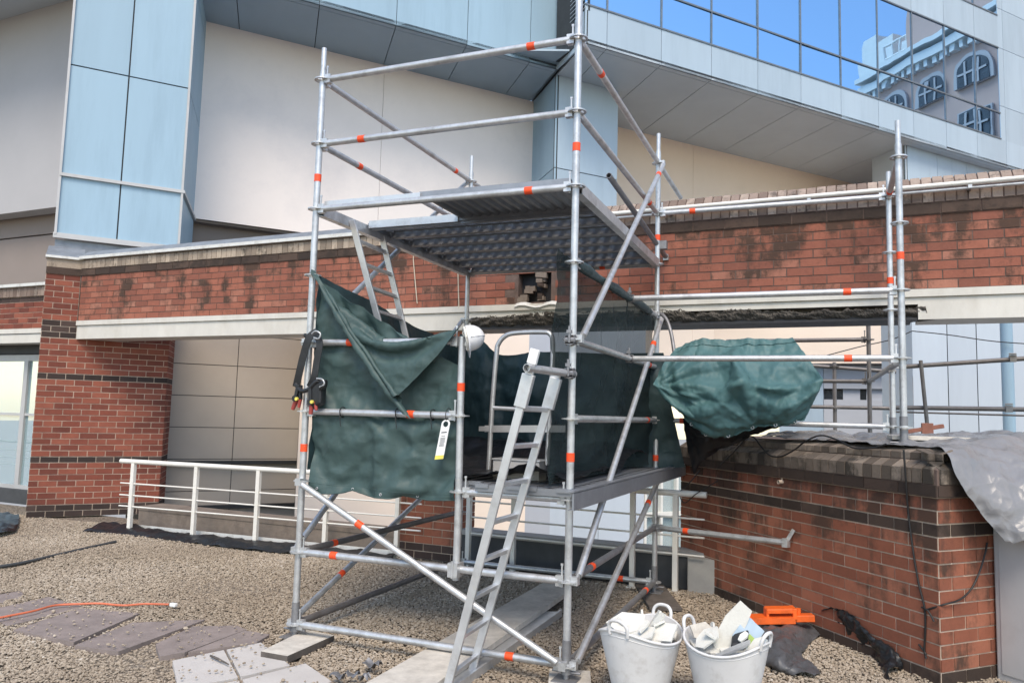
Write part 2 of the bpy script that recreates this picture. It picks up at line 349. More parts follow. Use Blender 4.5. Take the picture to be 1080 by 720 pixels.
def ground_mat():
    m, n, l, b = new_mat('gravel bed'); v = n.new('ShaderNodeTexVoronoi'); v.inputs['Scale'].default_value = 45
    g = n.new('ShaderNodeNewGeometry'); l.new(g.outputs['Position'], v.inputs['Vector'])
    r = ramp(n, [(0, (.10, .08, .06)), (.5, (.20, .16, .12)), (1, (.30, .25, .2))]); sx = n.new('ShaderNodeSeparateColor'); l.new(v.outputs['Color'], sx.inputs[0]); l.new(sx.outputs[0], r.inputs[0])
    l.new(r.outputs[0], b.inputs['Base Color']); b.inputs['Roughness'].default_value = .95
    bp = n.new('ShaderNodeBump'); bp.inputs['Distance'].default_value = .02; bp.invert = True; l.new(v.outputs['Distance'], bp.inputs['Height']); l.new(bp.outputs[0], b.inputs['Normal'])
    return m
M['ground'] = ground_mat()
# ---------------------------------------------------------------- brickwork
def brick_field(mb, O, e, nrm, s0, s1, z0, z1, course=.0855, blen=.235, gap=.010, proud=.006, m=0, dark=None, mdark=1, skip=None, stag=True, rng=random, head=False):
    O, e, nrm = V(O), V(e), V(nrm); rows = max(1, round((z1-z0)/course)); ch = (z1-z0)/rows
    for i in range(rows):
        za, zb = z0+i*ch+gap/2, z0+(i+1)*ch-gap/2
        s = s0-(.5*blen if (i % 2 and stag) else 0)
        while s < s1-.004:
            a, b = max(s+gap/2, s0), min(s+blen-gap/2, s1); s += blen
            if b-a < .02: continue
            if skip and skip((a+b)/2, (za+zb)/2): continue
            mm = mdark if (dark and dark((za+zb)/2)) else m
            pr = proud+rng.uniform(-.0018, .0018)
            F = [O+e*x+UP*z+nrm*pr for x, z in ((a, za), (b, za), (b, zb), (a, zb))]
            Bk = [O+e*x+UP*z-nrm*.004 for x, z in ((a, za), (b, za), (b, zb), (a, zb))]
            t = rng.random()
            mb.add(F+Bk, [(0, 1, 2, 3), (0, 4, 5, 1), (1, 5, 6, 2), (2, 6, 7, 3), (3, 7, 4, 0)], mm, False, t)
# ================================================================ SETTING: ground
g = MB(); g.prism([V((-60, -80, -.32)), V((60, -80, -.32)), V((60, .9, -.32)), V((4.6, 3.4, -.32)), V((-7.4, 3.95, -.32)), V((-60, 6.3, -.32))], UP*.30)
tag(g.build('terrace', M['ground']), kind='structure')
g = MB(); g.poly([V((-600, -600, -14)), V((600, -600, -14)), V((600, 600, -14)), V((-600, 600, -14))]); tag(g.build('ground', M['kerb_grey']), kind='structure')
# main wall frame
WE = V((1, -.045, 0)).normalized(); WN = V((-.045, -1, 0)).normalized(); WO = V((0, 3.12, 0))
def W(s, z, out=0): return WO+WE*s+UP*z+WN*out
def wpx(px, py, out=0):
    p = apl(px, py, WO+WN*out, WN); return (p-WO).dot(WE), p.z
# left pier: an angled square column carrying the left end of the beam
P0 = az(50, 270, 3.75); P0.z = 0
_n = NA
P1 = apl(173, 440, P0, NA); P1.z = 0
P2 = apl(192, 440, P1, NB); P2.z = 0
P3 = P2-(P1-P0)
LA = (P1-P0).length; LB = (P2-P1).length
# where the pier's front face meets the beam's face
_d = (WO-P0); s_beam0 = None
den = DA.x*WE.y-DA.y*WE.x; tt = ((_d.x)*WE.y-(_d.y)*WE.x)/den
pier_join = P0+DA*tt; s0b = (pier_join-WO).dot(WE)
def zpier(px, py): return apl(px, py, P0, NA).z
pier = thing('brick_pier', P0, 'angled maroon brick pier with dark banding courses at the left end of the beam', 'pier')
mb = MB(); bk = .004
mb.prism([P0+DA*(tt+.02), P1, P2, P2-(P1-P0)*.5], UP*3.42); mb.prism([P0, P0+DA*(tt+.02), P0+DA*(tt+.02)+DB*.6, P0+DB*.6], UP*2.57); dz = [zpier(120, 486), zpier(120, 400)]
print('pier', P0, P1, P2, LA, LB, 'bands', dz, zpier(60, 347), zpier(60, 555), 'join', tt, s0b)
mb.prism([P0+UP*2.57, P0+DA*tt+UP*2.57, P0+DA*tt-NA*.3+UP*2.57, P0-NA*.3+UP*2.57], UP*(3.5-2.57))
mb.build('mortar_core', M['mortar'], pier)
def pdark(z): return any(abs(z-q) < .045 for q in dz) or abs(z-zpier(60, 347)) < .128 or z < .16
mb = MB(); brick_field(mb, P0, DA, NA, 0, LA, 0, 2.565, dark=pdark); brick_field(mb, P0, DA, NA, tt+.45, LA, 2.565, 3.4); brick_field(mb, P0, DA, NA, 0, tt-.005, 2.57, 3.5, dark=pdark)
brick_field(mb, P1, DB, -NB, 0, LB, 0, 2.565, dark=pdark); brick_field(mb, P1, DB, -NB, 0, LB, 2.565, 3.4)
mb.build('brickwork', [M['brick_pier'], M['brick_dark']], pier)
mb = MB()
mb.prism([P0+UP*3.5+NA*.02, P0+DA*tt+UP*3.5+NA*.02, P0+DA*tt-NA*.3+UP*3.5, P0-NA*.3+UP*3.5], UP*.1, m=1)
mb.prism([P0+UP*3.6+NA*.012, P0+DA*tt+UP*3.6+NA*.012, P0+DA*tt-NA*.3+UP*3.6, P0-NA*.3+UP*3.6], UP*.13, m=0)
mb.build('coping', [M['soldier'], M['brick_dark_st']], pier)
mb = MB(); q0 = P0-DA*.02+UP*3.732; q1 = P0+DA*(tt+.02)+UP*3.732
mb.prism([q0+NA*.05, q1+NA*.05, q1-NA*.3, q0-NA*.3], UP*.035); mb.build('metal_capping', M['flash'], pier)
mb = MB(); rows_ = []
for i in range(9):
    a = q0.lerp(q1, i/8)+UP*.037
    rows_.append([a-NA*.07*k+UP*(.035*k+.02*noise.noise(V((i*.9, k*.7, 3)))) for k in range(7)])
mb.grid(rows_); tag(mb.build('lead_flashing', M['lead'], pier))
# ---- the brick beam spanning the openings
S0, S1 = s0b+.02, 7.2
beam = thing('brick_beam', W(S0, 0), 'long stained red brick parapet beam on a white concrete lintel, with a spalled underside', 'wall')
h0, zt = wpx(547, 290); h1, zb_ = wpx(581, 318)
zh0, zh1 = zb_, zt+.02
print('hole', h0, h1, zh0, zh1)
zB0, zB1 = 2.835, 3.50
def wbox(mb, sa, sb, za, zb, o0, o1, m=0):      # o0 back (negative), o1 front
    mb.prism([W(sa, za, o1), W(sb, za, o1), W(sb, za, o0), W(sa, za, o0)], UP*(zb-za), m)
mb = MB()
wbox(mb, S0, h0, zB0, zB1, -.40, 0); wbox(mb, h1, S1, zB0, zB1, -.40, 0)
wbox(mb, h0, h1, zh1, zB1, -.40, 0); wbox(mb, h0, h1, zB0, zh0, -.40, 0); wbox(mb, h0, h1, zh0, zh1, -.40, -.11, 1)  # near-black back face paints the shade inside the hole
mb.build('mortar_core', [M['mortar_dark'], M['steel_and_hole_shade']], beam)
mb = MB()
def inhole(s, z): return h0-.05 < s < h1+.05 and zh0-.02 < z < zh1+.02
brick_field(mb, WO, WE, WN, S0, S1, zB0, zB1, course=.083, skip=inhole, proud=.005)
mb.build('brickwork', M['brick_beam'], beam)
mb = MB(); rr = random.Random(3)
for k in range(16):   # torn brick ends and mortar lumps left in the hole
    s = h0+(h1-h0)*rr.random(); z = zh0+(zh1-zh0)*rr.random()
    if k < 5: s = h0+.03+(h1-h0)*.12*k/5; z = zh0+.08*rr.random()
    if 5 <= k < 10: s = h0+(h1-h0)*(.62+.1*rr.random())
    c = W(s, z, -.05+.03*rr.random()); a = rr.uniform(0, 3)
    mb.box(c, (rr.uniform(.05, .13), .06, rr.uniform(.03, .07)), WE+UP*rr.uniform(-.2, .2), WN, UP, m=rr.choice([0, 1, 1]), tint=rr.random())
mb.build('broken_masonry', [M['brick_dark_st'], M['kerb_brown']], beam)
mb = MB(); mb.grid([[W(h0-.02+(h1-h0+.1)*j/8, zh0-.01-.02*i+.016*math.sin(j*1.1), .012+.02*i) for j in range(9)] for i in range(3)])
mb.build('torn_flashing', M['flash'], beam)
# coping: dark stretcher course, buff soldier bricks, sloped header on top
mb = MB(); wbox(mb, S0, S1, 3.50, 3.60, -.40, .012, 2); wbox(mb, S0, S1, 3.60, 3.73, -.40, .02, 2)
brick_field(mb, W(0, 0, .014), WE, WN, S0, S1, 3.502, 3.598, course=.096, blen=.31, m=1)
brick_field(mb, W(0, 0, .022), WE, WN, S0, -.5, 3.602, 3.728, course=.126, blen=.086, m=0, stag=False, gap=.007)
brick_field(mb, W(0, 0, .022), WE, WN, -.5, S1, 3.602, 3.728, course=.126, blen=.088, m=3, stag=False, gap=.012)
mb.prism([W(S0, 3.73, .02), W(S0, 3.86, -.12), W(S0, 3.86, -.28), W(S0, 3.73, -.40)], WE*(S1-S0), m=2)
rr = random.Random(5); s = -2.0
while s < S1-.1:
    a, b = s+.005, s+.082; s += .088
    o = rr.uniform(-.002, .003)
    F = [W(a, 3.732, .024), W(b, 3.732, .024), W(b, 3.875+o, -.12), W(a, 3.875+o, -.12)]; G = [W(a, 3.875+o, -.28), W(b, 3.875+o, -.28)]
    mb.add(F+G+[W(a, 3.73, .01), W(b, 3.73, .01), W(a, 3.855, -.12), W(b, 3.855, -.12)], [(0, 1, 2, 3), (3, 2, 5, 4), (0, 6, 7, 1), (0, 3, 8, 6), (1, 7, 9, 2)], 3, False, rr.random())
mb.build('coping', [M['soldier'], M['brick_dark_st'], M['mortar_dark'], M['soldier_r']], beam)
mb = MB(); sc = wpx(425, 240)[0]
mb.prism([W(S0, 3.742, .07), W(sc, 3.742, .07), W(sc, 3.742, -.42), W(S0, 3.742, -.42)], UP*.042)
mb.prism([W(S0, 3.79, .045), W(S0, 3.88, -.08), W(S0, 3.88, -.35), W(S0, 3.79, -.4)], WE*(sc-S0), m=1)
mb.build('metal_capping', [M['flash'], M['lead']], beam)
# white lintel: whole at both ends, rotted away underneath in the middle
sa, sb = wpx(497, 335)[0], wpx(968, 320)[0]
print('spall from', sa, sb, wpx(860, 322), wpx(860, 345), wpx(650, 330), wpx(540, 330))
mb = MB()
for (a, b) in ((S0, sa), (sb, S1)):
    wbox(mb, a, b, 2.565, 2.755, -.42, .012); wbox(mb, a, b, 2.765, 2.832, -.42, .034); wbox(mb, a, b, 2.755, 2.765, -.42, .004)
wbox(mb, sa, sb, 2.70, 2.755, -.42, .012); wbox(mb, sa, sb, 2.765, 2.832, -.42, .034); wbox(mb, sa, sb, 2.755, 2.765, -.42, .004)
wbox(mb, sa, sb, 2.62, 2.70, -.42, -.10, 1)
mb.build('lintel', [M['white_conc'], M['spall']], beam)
mb = MB(); rows_ = []
n = 420; rs = random.Random(8); jit = [[rs.uniform(-1, 1) for _ in range(n+1)] for _ in range(9)]
for i in range(9):
    row = []
    for j in range(n+1):
        s = sa-.03+(sb-sa+.1)*j/n; h = noise.noise(V((s*2.3, 0, 4)))*.5+noise.noise(V((s*7, 3, 4)))*.35+noise.noise(V((s*19, 1, 7)))*.2
        ztop = 2.695+.055*h+.022*abs(noise.noise(V((s*30, 2, 5))))+.03*math.sin((s-sa)*1.2)+.006*jit[0][j]; fr = i/8
        if j in (0, n): ztop = 2.62
        z = ztop+(2.585-ztop)*fr; out = .016+.018*math.sin(fr*math.pi)+.03*noise.noise(V((s*11, z*25, 2)))*(1 if 0 < i < 8 else .2)-(.06*fr)+.006*jit[i][j]*(1 if i else .2)
        row.append(W(s, z, out))
    rows_.append(row)
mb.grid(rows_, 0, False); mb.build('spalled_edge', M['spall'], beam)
mb = MB(); wbox(mb, sa+.02, sb-.05, 2.565, 2.583, -.41, .01); wbox(mb, sa+.02, sb-.05, 2.585, 2.62, -.41, -.03)
mb.prism([W(sb-.05, 2.565, .01), W(sb+.14, 2.565, -.05), W(sb-.05, 2.565, -.20)], UP*.018); mb.build('steel_angle', M['steel_and_hole_shade'], beam)
# ---- left wall piece beyond the pier, with the window below it
Q = az(35, 361, 2.565); Q.z = 0
ql = lambda s, z, o=0: Q+WE*s+UP*z+WN*o
def qpx(px, py): p = apl(px, py, Q, WN); return (p-Q).dot(WE), p.z
q1 = (P0-Q).dot(WE)+.12; q0 = q1-3.2
print('left wall', Q, qpx(0, 280), qpx(0, 297), qpx(0, 316), qpx(0, 346), qpx(0, 368), qpx(0, 524), qpx(20, 450), q0, q1)
lw = thing('brick_spandrel', ql(q1, 0), 'short clean red brick spandrel left of the pier, over the glazed opening', 'wall')
def qbox(mb, a, b, za, zb, o0, o1, m=0): mb.prism([ql(a, za, o1), ql(b, za, o1), ql(b, za, o0), ql(a, za, o0)], UP*(zb-za), m)
mb = MB(); qbox(mb, q0, q1, 2.79, 3.30, -.3, 0); mb.build('mortar_core', M['mortar'], lw)
mb = MB(); brick_field(mb, Q, WE, WN, q0, q1, 2.79, 3.30, dark=lambda z: z > 3.22); mb.build('brickwork', [M['brick_pier'], M['brick_dark']], lw)
mb = MB(); qbox(mb, q0, q1, 3.30, 3.46, -.32, .02, 0); brick_field(mb, ql(0, 0, .022), WE, WN, q0, q1, 3.302, 3.455, course=.15, blen=.086, stag=False, gap=.006)
mb.build('coping', M['soldier_r'], lw)
mb = MB(); qbox(mb, q0, q1, 3.462, 3.51, -.34, .07); mb.build('metal_capping', M['flash'], lw)
mb = MB(); qbox(mb, q0, q1, 2.56, 2.70, -.34, .012); qbox(mb, q0, q1, 2.71, 2.785, -.34, .03); mb.build('lintel', M['white_conc'], lw)
win = thing('glazed_screen', ql(q1-.3, 0, -.3), 'greenish glass screen in a white frame under the left spandrel', 'window')
mb = MB(); wf = -.34
xm = qpx(22, 450)[0]-.52
qbox(mb, q0, q1, 2.30, 2.40, wf-.08, wf); qbox(mb, xm-.05, xm+.05, .28, 2.3, wf-.08, wf); qbox(mb, q0, xm-.05, 1.40, 1.44, wf-.06, wf-.01); qbox(mb, xm+.05, q1, 1.40, 1.44, wf-.06, wf-.01)
qbox(mb, q0, q1, .22, .28, wf-.08, wf)
mb.build('frame', M['cabinet'], win)
mb = MB(); qbox(mb, q0, xm-.05, .28, 2.3, wf-.045, wf-.035); qbox(mb, xm+.05, q1, .28, 2.3, wf-.045, wf-.035); mb.build('pane', M['pane_green'], win)
mb = MB(); qbox(mb, q0, q1, .0, .22, wf-.1, wf+.1); mb.build('sill', M['kerb_dark'], win)
mb = MB()
for z in (.95, .80, .68, .56): mb.tube(ql(q0, z, wf-.35), ql(q1, z, wf-.35), .022 if z > .9 else .009)
for s in (q1-.75, q1-1.9): mb.tube(ql(s, 0, wf-.35), ql(s, .95, wf-.35), .022)
o = mb.build('balustrade', M['white_steel']); tag(o, 'thin white balustrade behind the glass screen at far left', 'railing')
mb = MB(); qbox(mb, q0, q1+.5, 2.42, 2.57, wf-.3, wf+.05); o = mb.build('soffit_strip', M['kerb_dark'], lw)
# ---- centre pier behind the tower
ca = az(418, 592, 0); ca.z = 0
cO = W(wpx(421, 480)[0], 0, -.02); cw = wpx(484, 480)[0]-wpx(421, 480)[0]
cp = thing('brick_pier', cO, 'brick pier half hidden behind the scaffold and the green tarpaulin', 'pier')
mb = MB(); mb.prism([cO, cO+WE*cw, cO+WE*cw-WN*.40, cO-WN*.40], UP*2.56); mb.build('mortar_core', M['mortar'], cp)
mb = MB(); brick_field(mb, cO, WE, WN, 0, cw, 0, 2.555, dark=lambda z: z < .13); brick_field(mb, cO+WE*cw, -WN, WE, 0, .4, 0, 2.555, dark=lambda z: z < .13)
mb.build('brickwork', [M['brick_low'], M['brick_dark']], cp)
# ---- low wall on the right: two faces meeting in a corner, with stepped coping
LC = V((4.17, 1.014, 0)); D1 = V((math.sin(math.radians(-40.7)), math.cos(math.radians(-40.7)), 0)); N1 = V((-D1.y, D1.x, 0))
D2 = V((math.sin(math.radians(44)), math.cos(math.radians(44)), 0)); N2 = V((D2.y, -D2.x, 0))
L1, L2 = 3.1, 1.6
lowall = thing('brick_parapet', LC, 'low red brick parapet corner with a dark band and mossy stepped coping', 'wall')
def off(a, b): # footprint moved out by a
    k = N1*a+N2*a
    return [LC+k, LC+D2*L2+N2*a, LC+D2*L2+D1*L1, LC+D1*L1+N1*a]
mb = MB(); mb.prism(off(0, 0), UP*1.178); mb.build('mortar_core', M['mortar'], lowall)
zr0, zr1 = .006, 1.176; cr = (zr1-zr0)/14
def ldark(z): return z < .10 or abs(z-.966) < .05
mb = MB(); brick_field(mb, LC+UP*0, D1, N1, 0, L1, zr0, zr1, course=cr, dark=ldark); brick_field(mb, LC, D2, N2, 0, L2, zr0, zr1, course=cr, dark=ldark)
mb.build('brickwork', [M['brick_low'], M['brick_dark_st']], lowall)
mb = MB(); mb.prism([p+UP*1.178 for p in off(.02, 0)], UP*.084, 2)
brick_field(mb, LC+N1*.022+N2*.022, D1, N1, 0, L1, 1.180, 1.260, course=.08, blen=.31, m=1); brick_field(mb, LC+N1*.022+N2*.022, D2, N2, 0, L2, 1.180, 1.260, course=.08, blen=.31, m=1)
def sold(dirv, nv, length, z0, z1, o0, zs, o1, seed):   # soldier bricks: vertical face then a sloped top back to offset o1
    r2 = random.Random(seed); s = 0
    while s < length-.05:
        a, b = s+.004, s+.082; s += .0865; o = r2.uniform(-.002, .002)
        P = lambda x, z, of: LC+dirv*x+nv*of+UP*z
        F = [P(a, z0, o0+o), P(b, z0, o0+o), P(b, z1, o0+o), P(a, z1, o0+o), P(b, zs, o1), P(a, zs, o1)]
        Bk = [P(a, z0, o0-.012), P(b, z0, o0-.012), P(b, z1, o0-.014), P(a, z1, o0-.014), P(b, zs-.012, o1), P(a, zs-.012, o1)]
        mb.add(F+Bk, [(0, 1, 2, 3), (3, 2, 4, 5), (0, 3, 9, 6), (3, 5, 11, 9), (1, 7, 8, 2), (2, 8, 10, 4), (0, 6, 7, 1)], 0, False, r2.random())
def core(o0, z0, z1, o1, zs):
    A = [p+UP*z0 for p in off(o0, 0)]; B_ = [p+UP*z1 for p in off(o0, 0)]; C_ = [p+UP*zs for p in off(o1, 0)]
    mb.add(A+B_+C_, [(0, 1, 5, 4), (3, 0, 4, 7), (4, 5, 9, 8), (7, 4, 8, 11), (8, 9, 10, 11)], 2)
core(.018, 1.262, 1.355, -.07, 1.405); sold(D1, N1, L1, 1.263, 1.357, .028, 1.412, -.07, 1); sold(D2, N2, L2, 1.263, 1.357, .028, 1.412, -.07, 2)
core(-.065, 1.40, 1.452, -.15, 1.476); sold(D1, N1, L1, 1.412, 1.455, -.055, 1.484, -.15, 3); sold(D2, N2, L2, 1.412, 1.455, -.055, 1.484, -.15, 4)
mb.build('coping', [M['soldier_low'], M['brick_dark_st'], M['mortar_dark']], lowall)
# small weep spout on the low wall
mb = MB(); p = apl(826, 508, LC, N1); mb.tube(p, p+N1*.05, .017, 10, hollow=True); mb.box(p+N1*.012+UP*.05, (.008, .008, .10), D1, N1); mb.build('weep_spout', M['mortar'], lowall)
# ---- kerbs and upstands
mb = MB(); a = az(150, 560, .0); 
ka, kb = W(wpx(150, 470)[0], 0, -.02), W(wpx(421, 480)[0], 0, -.02)
mb.prism([ka, kb, kb-WN*.35, ka-WN*.35], UP*.21); mb.prism([ka+UP*.21+WN*.01, kb+UP*.21+WN*.01, kb-WN*.38+UP*.21, ka-WN*.38+UP*.21], UP*.05)
tag(mb.build('kerb', M['kerb_brown']), 'low brown brick kerb behind the left white railing', 'kerb')
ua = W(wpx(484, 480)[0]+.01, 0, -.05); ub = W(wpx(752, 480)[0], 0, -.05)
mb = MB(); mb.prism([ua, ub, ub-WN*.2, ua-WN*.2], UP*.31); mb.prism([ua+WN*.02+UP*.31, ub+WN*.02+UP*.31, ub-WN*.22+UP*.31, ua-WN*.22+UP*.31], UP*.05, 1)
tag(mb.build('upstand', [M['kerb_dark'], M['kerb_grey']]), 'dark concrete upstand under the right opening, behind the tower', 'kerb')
ue = W(wpx(752, 480)[0]-.22, 0, .10)
mb = MB(); mb.prism([ue, ue+WE*.30, ue+WE*.30-WN*.12, ue-WN*.12], UP*.33); tag(mb.build('upstand_lit_end', M['kerb_grey'], bevel=.01), 'lit right end of the concrete upstand, in a paler grey, beside the low brick wall', 'block')  # lit end of the upstand, its light put into the paler grey
# metal cabinet against the low wall on the right
cc = LC+D2*.50+N2*.02
cab = thing('metal_cabinet', cc, 'tall grey sheet metal cabinet at the right edge under the silver sheet', 'cabinet')
mb = MB(); mb.prism([cc, cc+N2*.55, cc+N2*.55+D2*.8, cc+D2*.8], UP*1.0); mb.build('body', M['cabinet'], cab, bevel=.012)
mb = MB(); mb.box(cc+N2*.275-D2*.004+UP*.5, (.47, .008, .9), N2, D2, UP); mb.build('side_panel', M['cabinet'], cab, bevel=.003)
# ================================================================ OFFICE BUILDING above the parapet
def hvec(p, z): return V((p.x, p.y, z))
C1 = CP+ray(188, 262)*12.7
Qw = apl(204, 230, C1, NB); zwb = Qw.z                    # foot of the cream wall
zs = apl(222, 23, Qw, NA).z                               # soffit level
zs_chk = apl(563, 108, Qw, NA).z
zs = (zs+zs_chk)/2
print('C1', C1, 'Qw', Qw, 'zs', zs, zs_chk)
FL_ = az(340, 0, zs); FC = az(587, 73, zs); FR_ = az(617, 45, zs); FE = az(1047, 181, zs)
K2 = az(587, 79, zs); K2r = apl(652, 97, K2, NA); CW2 = az(652, 134, zs); CWe = az(880, 191, zs)
print('facade', FL_, FC, FR_, FE, 'K2', K2, K2r, 'cream2', CW2, CWe)
off_b = thing('office_building', hvec(C1, 3.6), 'tall office block with blue cladding, cream walls and a mirrored ribbon window above the parapet', 'building')
def panel_wall(name, O, e, nrm, s0, s1, z0, z1, cuts_s, cuts_z, mat, th=.06, gap=.014, parent=None):
    # cladding panels separated by real open joints over a dark backing
    mb = MB(); O, e, nrm = V(O), V(e), V(nrm)
    P = lambda s, z, o: O+e*s+UP*(z-O.z)+nrm*o
    xs = [s0]+[c for c in cuts_s if s0+.02 < c < s1-.02]+[s1]; zs_ = [z0]+sorted(c for c in cuts_z if z0+.02 < c < z1-.02)+[z1]
    mb.prism([P(s0+.003, z0+.003, -.02), P(s1-.003, z0+.003, -.02), P(s1-.003, z0+.003, -th), P(s0+.003, z0+.003, -th)], UP*(z1-z0-.006), 1)
    for a, b in zip(xs, xs[1:]):
        for c, d in zip(zs_, zs_[1:]):
            mb.prism([P(a+(gap/2 if a > s0 else 0), c+(gap/2 if c > z0 else 0), 0), P(b-(gap/2 if b < s1 else 0), c+(gap/2 if c > z0 else 0), 0), P(b-(gap/2 if b < s1 else 0), c+(gap/2 if c > z0 else 0), -.03), P(a+(gap/2 if a > s0 else 0), c+(gap/2 if c > z0 else 0), -.03)], UP*(d-c-(gap/2 if d < z1 else 0)-(gap/2 if c > z0 else 0)), 0, random.random())
    return mb.build(name, [mat, M['joint']], parent)
# left blue column
col0 = apl(58, 257, C1, NA); wA = (C1-col0).length; O1 = hvec(C1-DA*wA, 0)
zj = [apl(138, 81, C1, NA).z, apl(125, 192.5, C1, NA).z]
sjm = (apl(129, 175, C1, NA)-O1).dot(DA)
wB = (hvec(Qw, 0)-hvec(C1, 0)).dot(DB)
ztop = 14; zc0 = C1.z
zj += [2*zj[0]-zj[1]]
panel_wall('column_cladding', O1, DA, NA, 0, wA, zc0, ztop, [sjm], zj, M['blue'], parent=off_b, gap=.022)
panel_wall('column_cladding', hvec(C1, 0), DB, -NB, 0.0, wB+.05, zc0, ztop, [], zj, M['blue'], parent=off_b, gap=.022)
mb = MB()
for (O, e, nr, L_) in ((O1, DA, NA, wA), (hvec(C1, 0), DB, -NB, wB)):
    z = zj[1]; P = lambda s, zz, o: O+e*s+UP*zz+nr*o
    mb.prism([P(-.01, z-.03, .045), P(L_+.04, z-.03, .045), P(L_+.04, z-.03, .001), P(-.01, z-.03, .001)], UP*.05)
for s in (0, wA):
    p = O1+DA*s+NA*.012; mb.box(p+UP*(zc0+ztop)/2, (.035, .05, ztop-zc0), DA, NA)
mb.prism([O1+NA*.03+UP*(zc0-.05)-DA*.03, hvec(C1, zc0-.05)+NA*.03+DA*.03, hvec(C1, zc0-.05)-NA*.03+DA*.03, O1-NA*.03+UP*(zc0-.05)-DA*.03], UP*.08)
mb.prism([O1-NA*.05+UP*3.3-DA*.0, hvec(C1, 3.3)-NA*.05, hvec(C1, 3.3)-NA*.3, O1-NA*.3+UP*3.3], UP*(zc0-3.36), 1)
mb.build('column_trim', [M['cabinet'], M['lead']], off_b)
mb = MB(); mb.prism([O1-NA*.061+DA*.061+UP*zc0, hvec(C1, zc0)-NA*.061-DA*.061, hvec(C1, zc0)+DB*wB-NA*.03-DA*.061, O1+DB*wB+DA*.061+UP*zc0], UP*(ztop-zc0-.03)); mb.build('column_core', M['grey_wall'], off_b)
# cream wall behind the tower
wall0 = hvec(Qw, 0); wallL = (hvec(K2, 0)-wall0).dot(DA)+1.2
jc = (apl(400, 200, Qw, NA)-wall0).dot(DA)
panel_wall('render_wall', wall0-DA*.2, DA, NA, 0, wallL, zwb, zs, [jc+.2], [], M['cream'], parent=off_b, gap=.008)
mb = MB(); P = lambda s, z, o: wall0+DA*s+UP*z+NA*o
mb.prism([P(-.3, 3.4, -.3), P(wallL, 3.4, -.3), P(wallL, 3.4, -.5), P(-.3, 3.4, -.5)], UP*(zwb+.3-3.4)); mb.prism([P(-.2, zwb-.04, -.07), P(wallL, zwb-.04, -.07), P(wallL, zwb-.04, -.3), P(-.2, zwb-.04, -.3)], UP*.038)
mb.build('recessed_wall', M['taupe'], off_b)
# left grey wall beside the column
Gp = CP+ray(30, 222)*13.5; G0 = hvec(Gp, 0); zt2 = apl(40, 10, Gp, WN).z
mb = MB(); P = lambda s, z, o: G0+WE*s+UP*z+WN*o
ge = (O1-G0).dot(WE)+.2
mb.prism([P(-6, Gp.z, 0), P(ge, Gp.z, 0), P(ge, Gp.z, -.3), P(-6, Gp.z, -.3)], UP*(zt2-Gp.z)); mb.build('render_wall', M['grey_wall'], off_b)
mb = MB(); se = (O1-G0).dot(WE)-.15; mb.prism([P(-6, zt2, 1.6), P(se, zt2, 1.6), P(se, zt2, -.4), P(-6, zt2, -.4)], UP*.3); mb.build('soffit', M['grey_panel'], off_b)
mb = MB(); zm = apl(30, 252, Gp-WN*.5, WN).z
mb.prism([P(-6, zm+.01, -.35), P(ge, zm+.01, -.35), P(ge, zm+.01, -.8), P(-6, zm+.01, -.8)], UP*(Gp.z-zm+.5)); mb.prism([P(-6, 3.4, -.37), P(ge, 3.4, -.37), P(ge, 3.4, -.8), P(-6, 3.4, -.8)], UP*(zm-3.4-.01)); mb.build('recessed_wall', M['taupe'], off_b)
# soffits with open joints: strips of panels running in the DB direction
def soffit(name, F0, F1, backdir, depth, cuts, z, parent, mt='grey_panel'):
    mb = MB(); F0, F1 = hvec(F0, z), hvec(F1, z); e = (F1-F0).normalized(); Ln = (F1-F0).length; xs = [0]+[c for c in cuts if .05 < c < Ln-.05]+[Ln]
    for a, b in zip(xs, xs[1:]):
        a2, b2 = F0+e*(a+.008), F0+e*(b-.008)
        mb.prism([a2+backdir*.17, b2+backdir*.17, b2+backdir*depth, a2+backdir*depth], UP*.04)
        mb.prism([a2, b2, b2+backdir*.155, a2+backdir*.155], UP*.04)
    mb.prism([F0+UP*.045, F1+UP*.045, F1+backdir*depth+UP*.045, F0+backdir*depth+UP*.045], UP*.05, 1)
    return mb.build(name, [M[mt], M['joint']], parent)
def soffs(px_list, O, z):  return [(az(px, py, z)-hvec(O, z)).dot(DA) for px, py in px_list]
FLL = 9.0; FLs = hvec(FC, zs)-DA*FLL
dep1 = (hvec(FC, 0)-wall0).dot(NA)/max(1e-3, -DB.dot(NA)) if abs(DB.dot(NA)) > .1 else 2
dep1 = (hvec(wall0, 0)-hvec(FC, 0)).dot(-NA)/DB.dot(-NA)
c1 = [FLL+(az(px, py, zs)-hvec(FC, zs)).dot(DA) for px, py in ((558, 66), (493, 47), (420, 24.5), (340, 0))]
st = (c1[0]-c1[-1])/3; c1 += [c1[-1]-st, c1[-1]-2*st]; c1.sort()
soffit('soffit', FLs, FC, DB, dep1+.1, c1, zs, off_b, 'soffit_blue')
mb = MB(); mb.prism([hvec(FC, zs+.11)-DA*1.2, hvec(FR_, zs+.11)+DA*1.2, hvec(FR_, zs+.11)+DA*1.2+DB*3, hvec(FC, zs+.11)-DA*1.2+DB*2.4], UP*.04); mb.build('soffit', M['soffit_blue'], off_b)
Ra = hvec(FR_, zs); RL = (hvec(FE, zs)-Ra).dot(DA)+6
dep2 = (hvec(CW2, 0)-hvec(FR_, 0)).dot(-NA)/DB.dot(-NA)
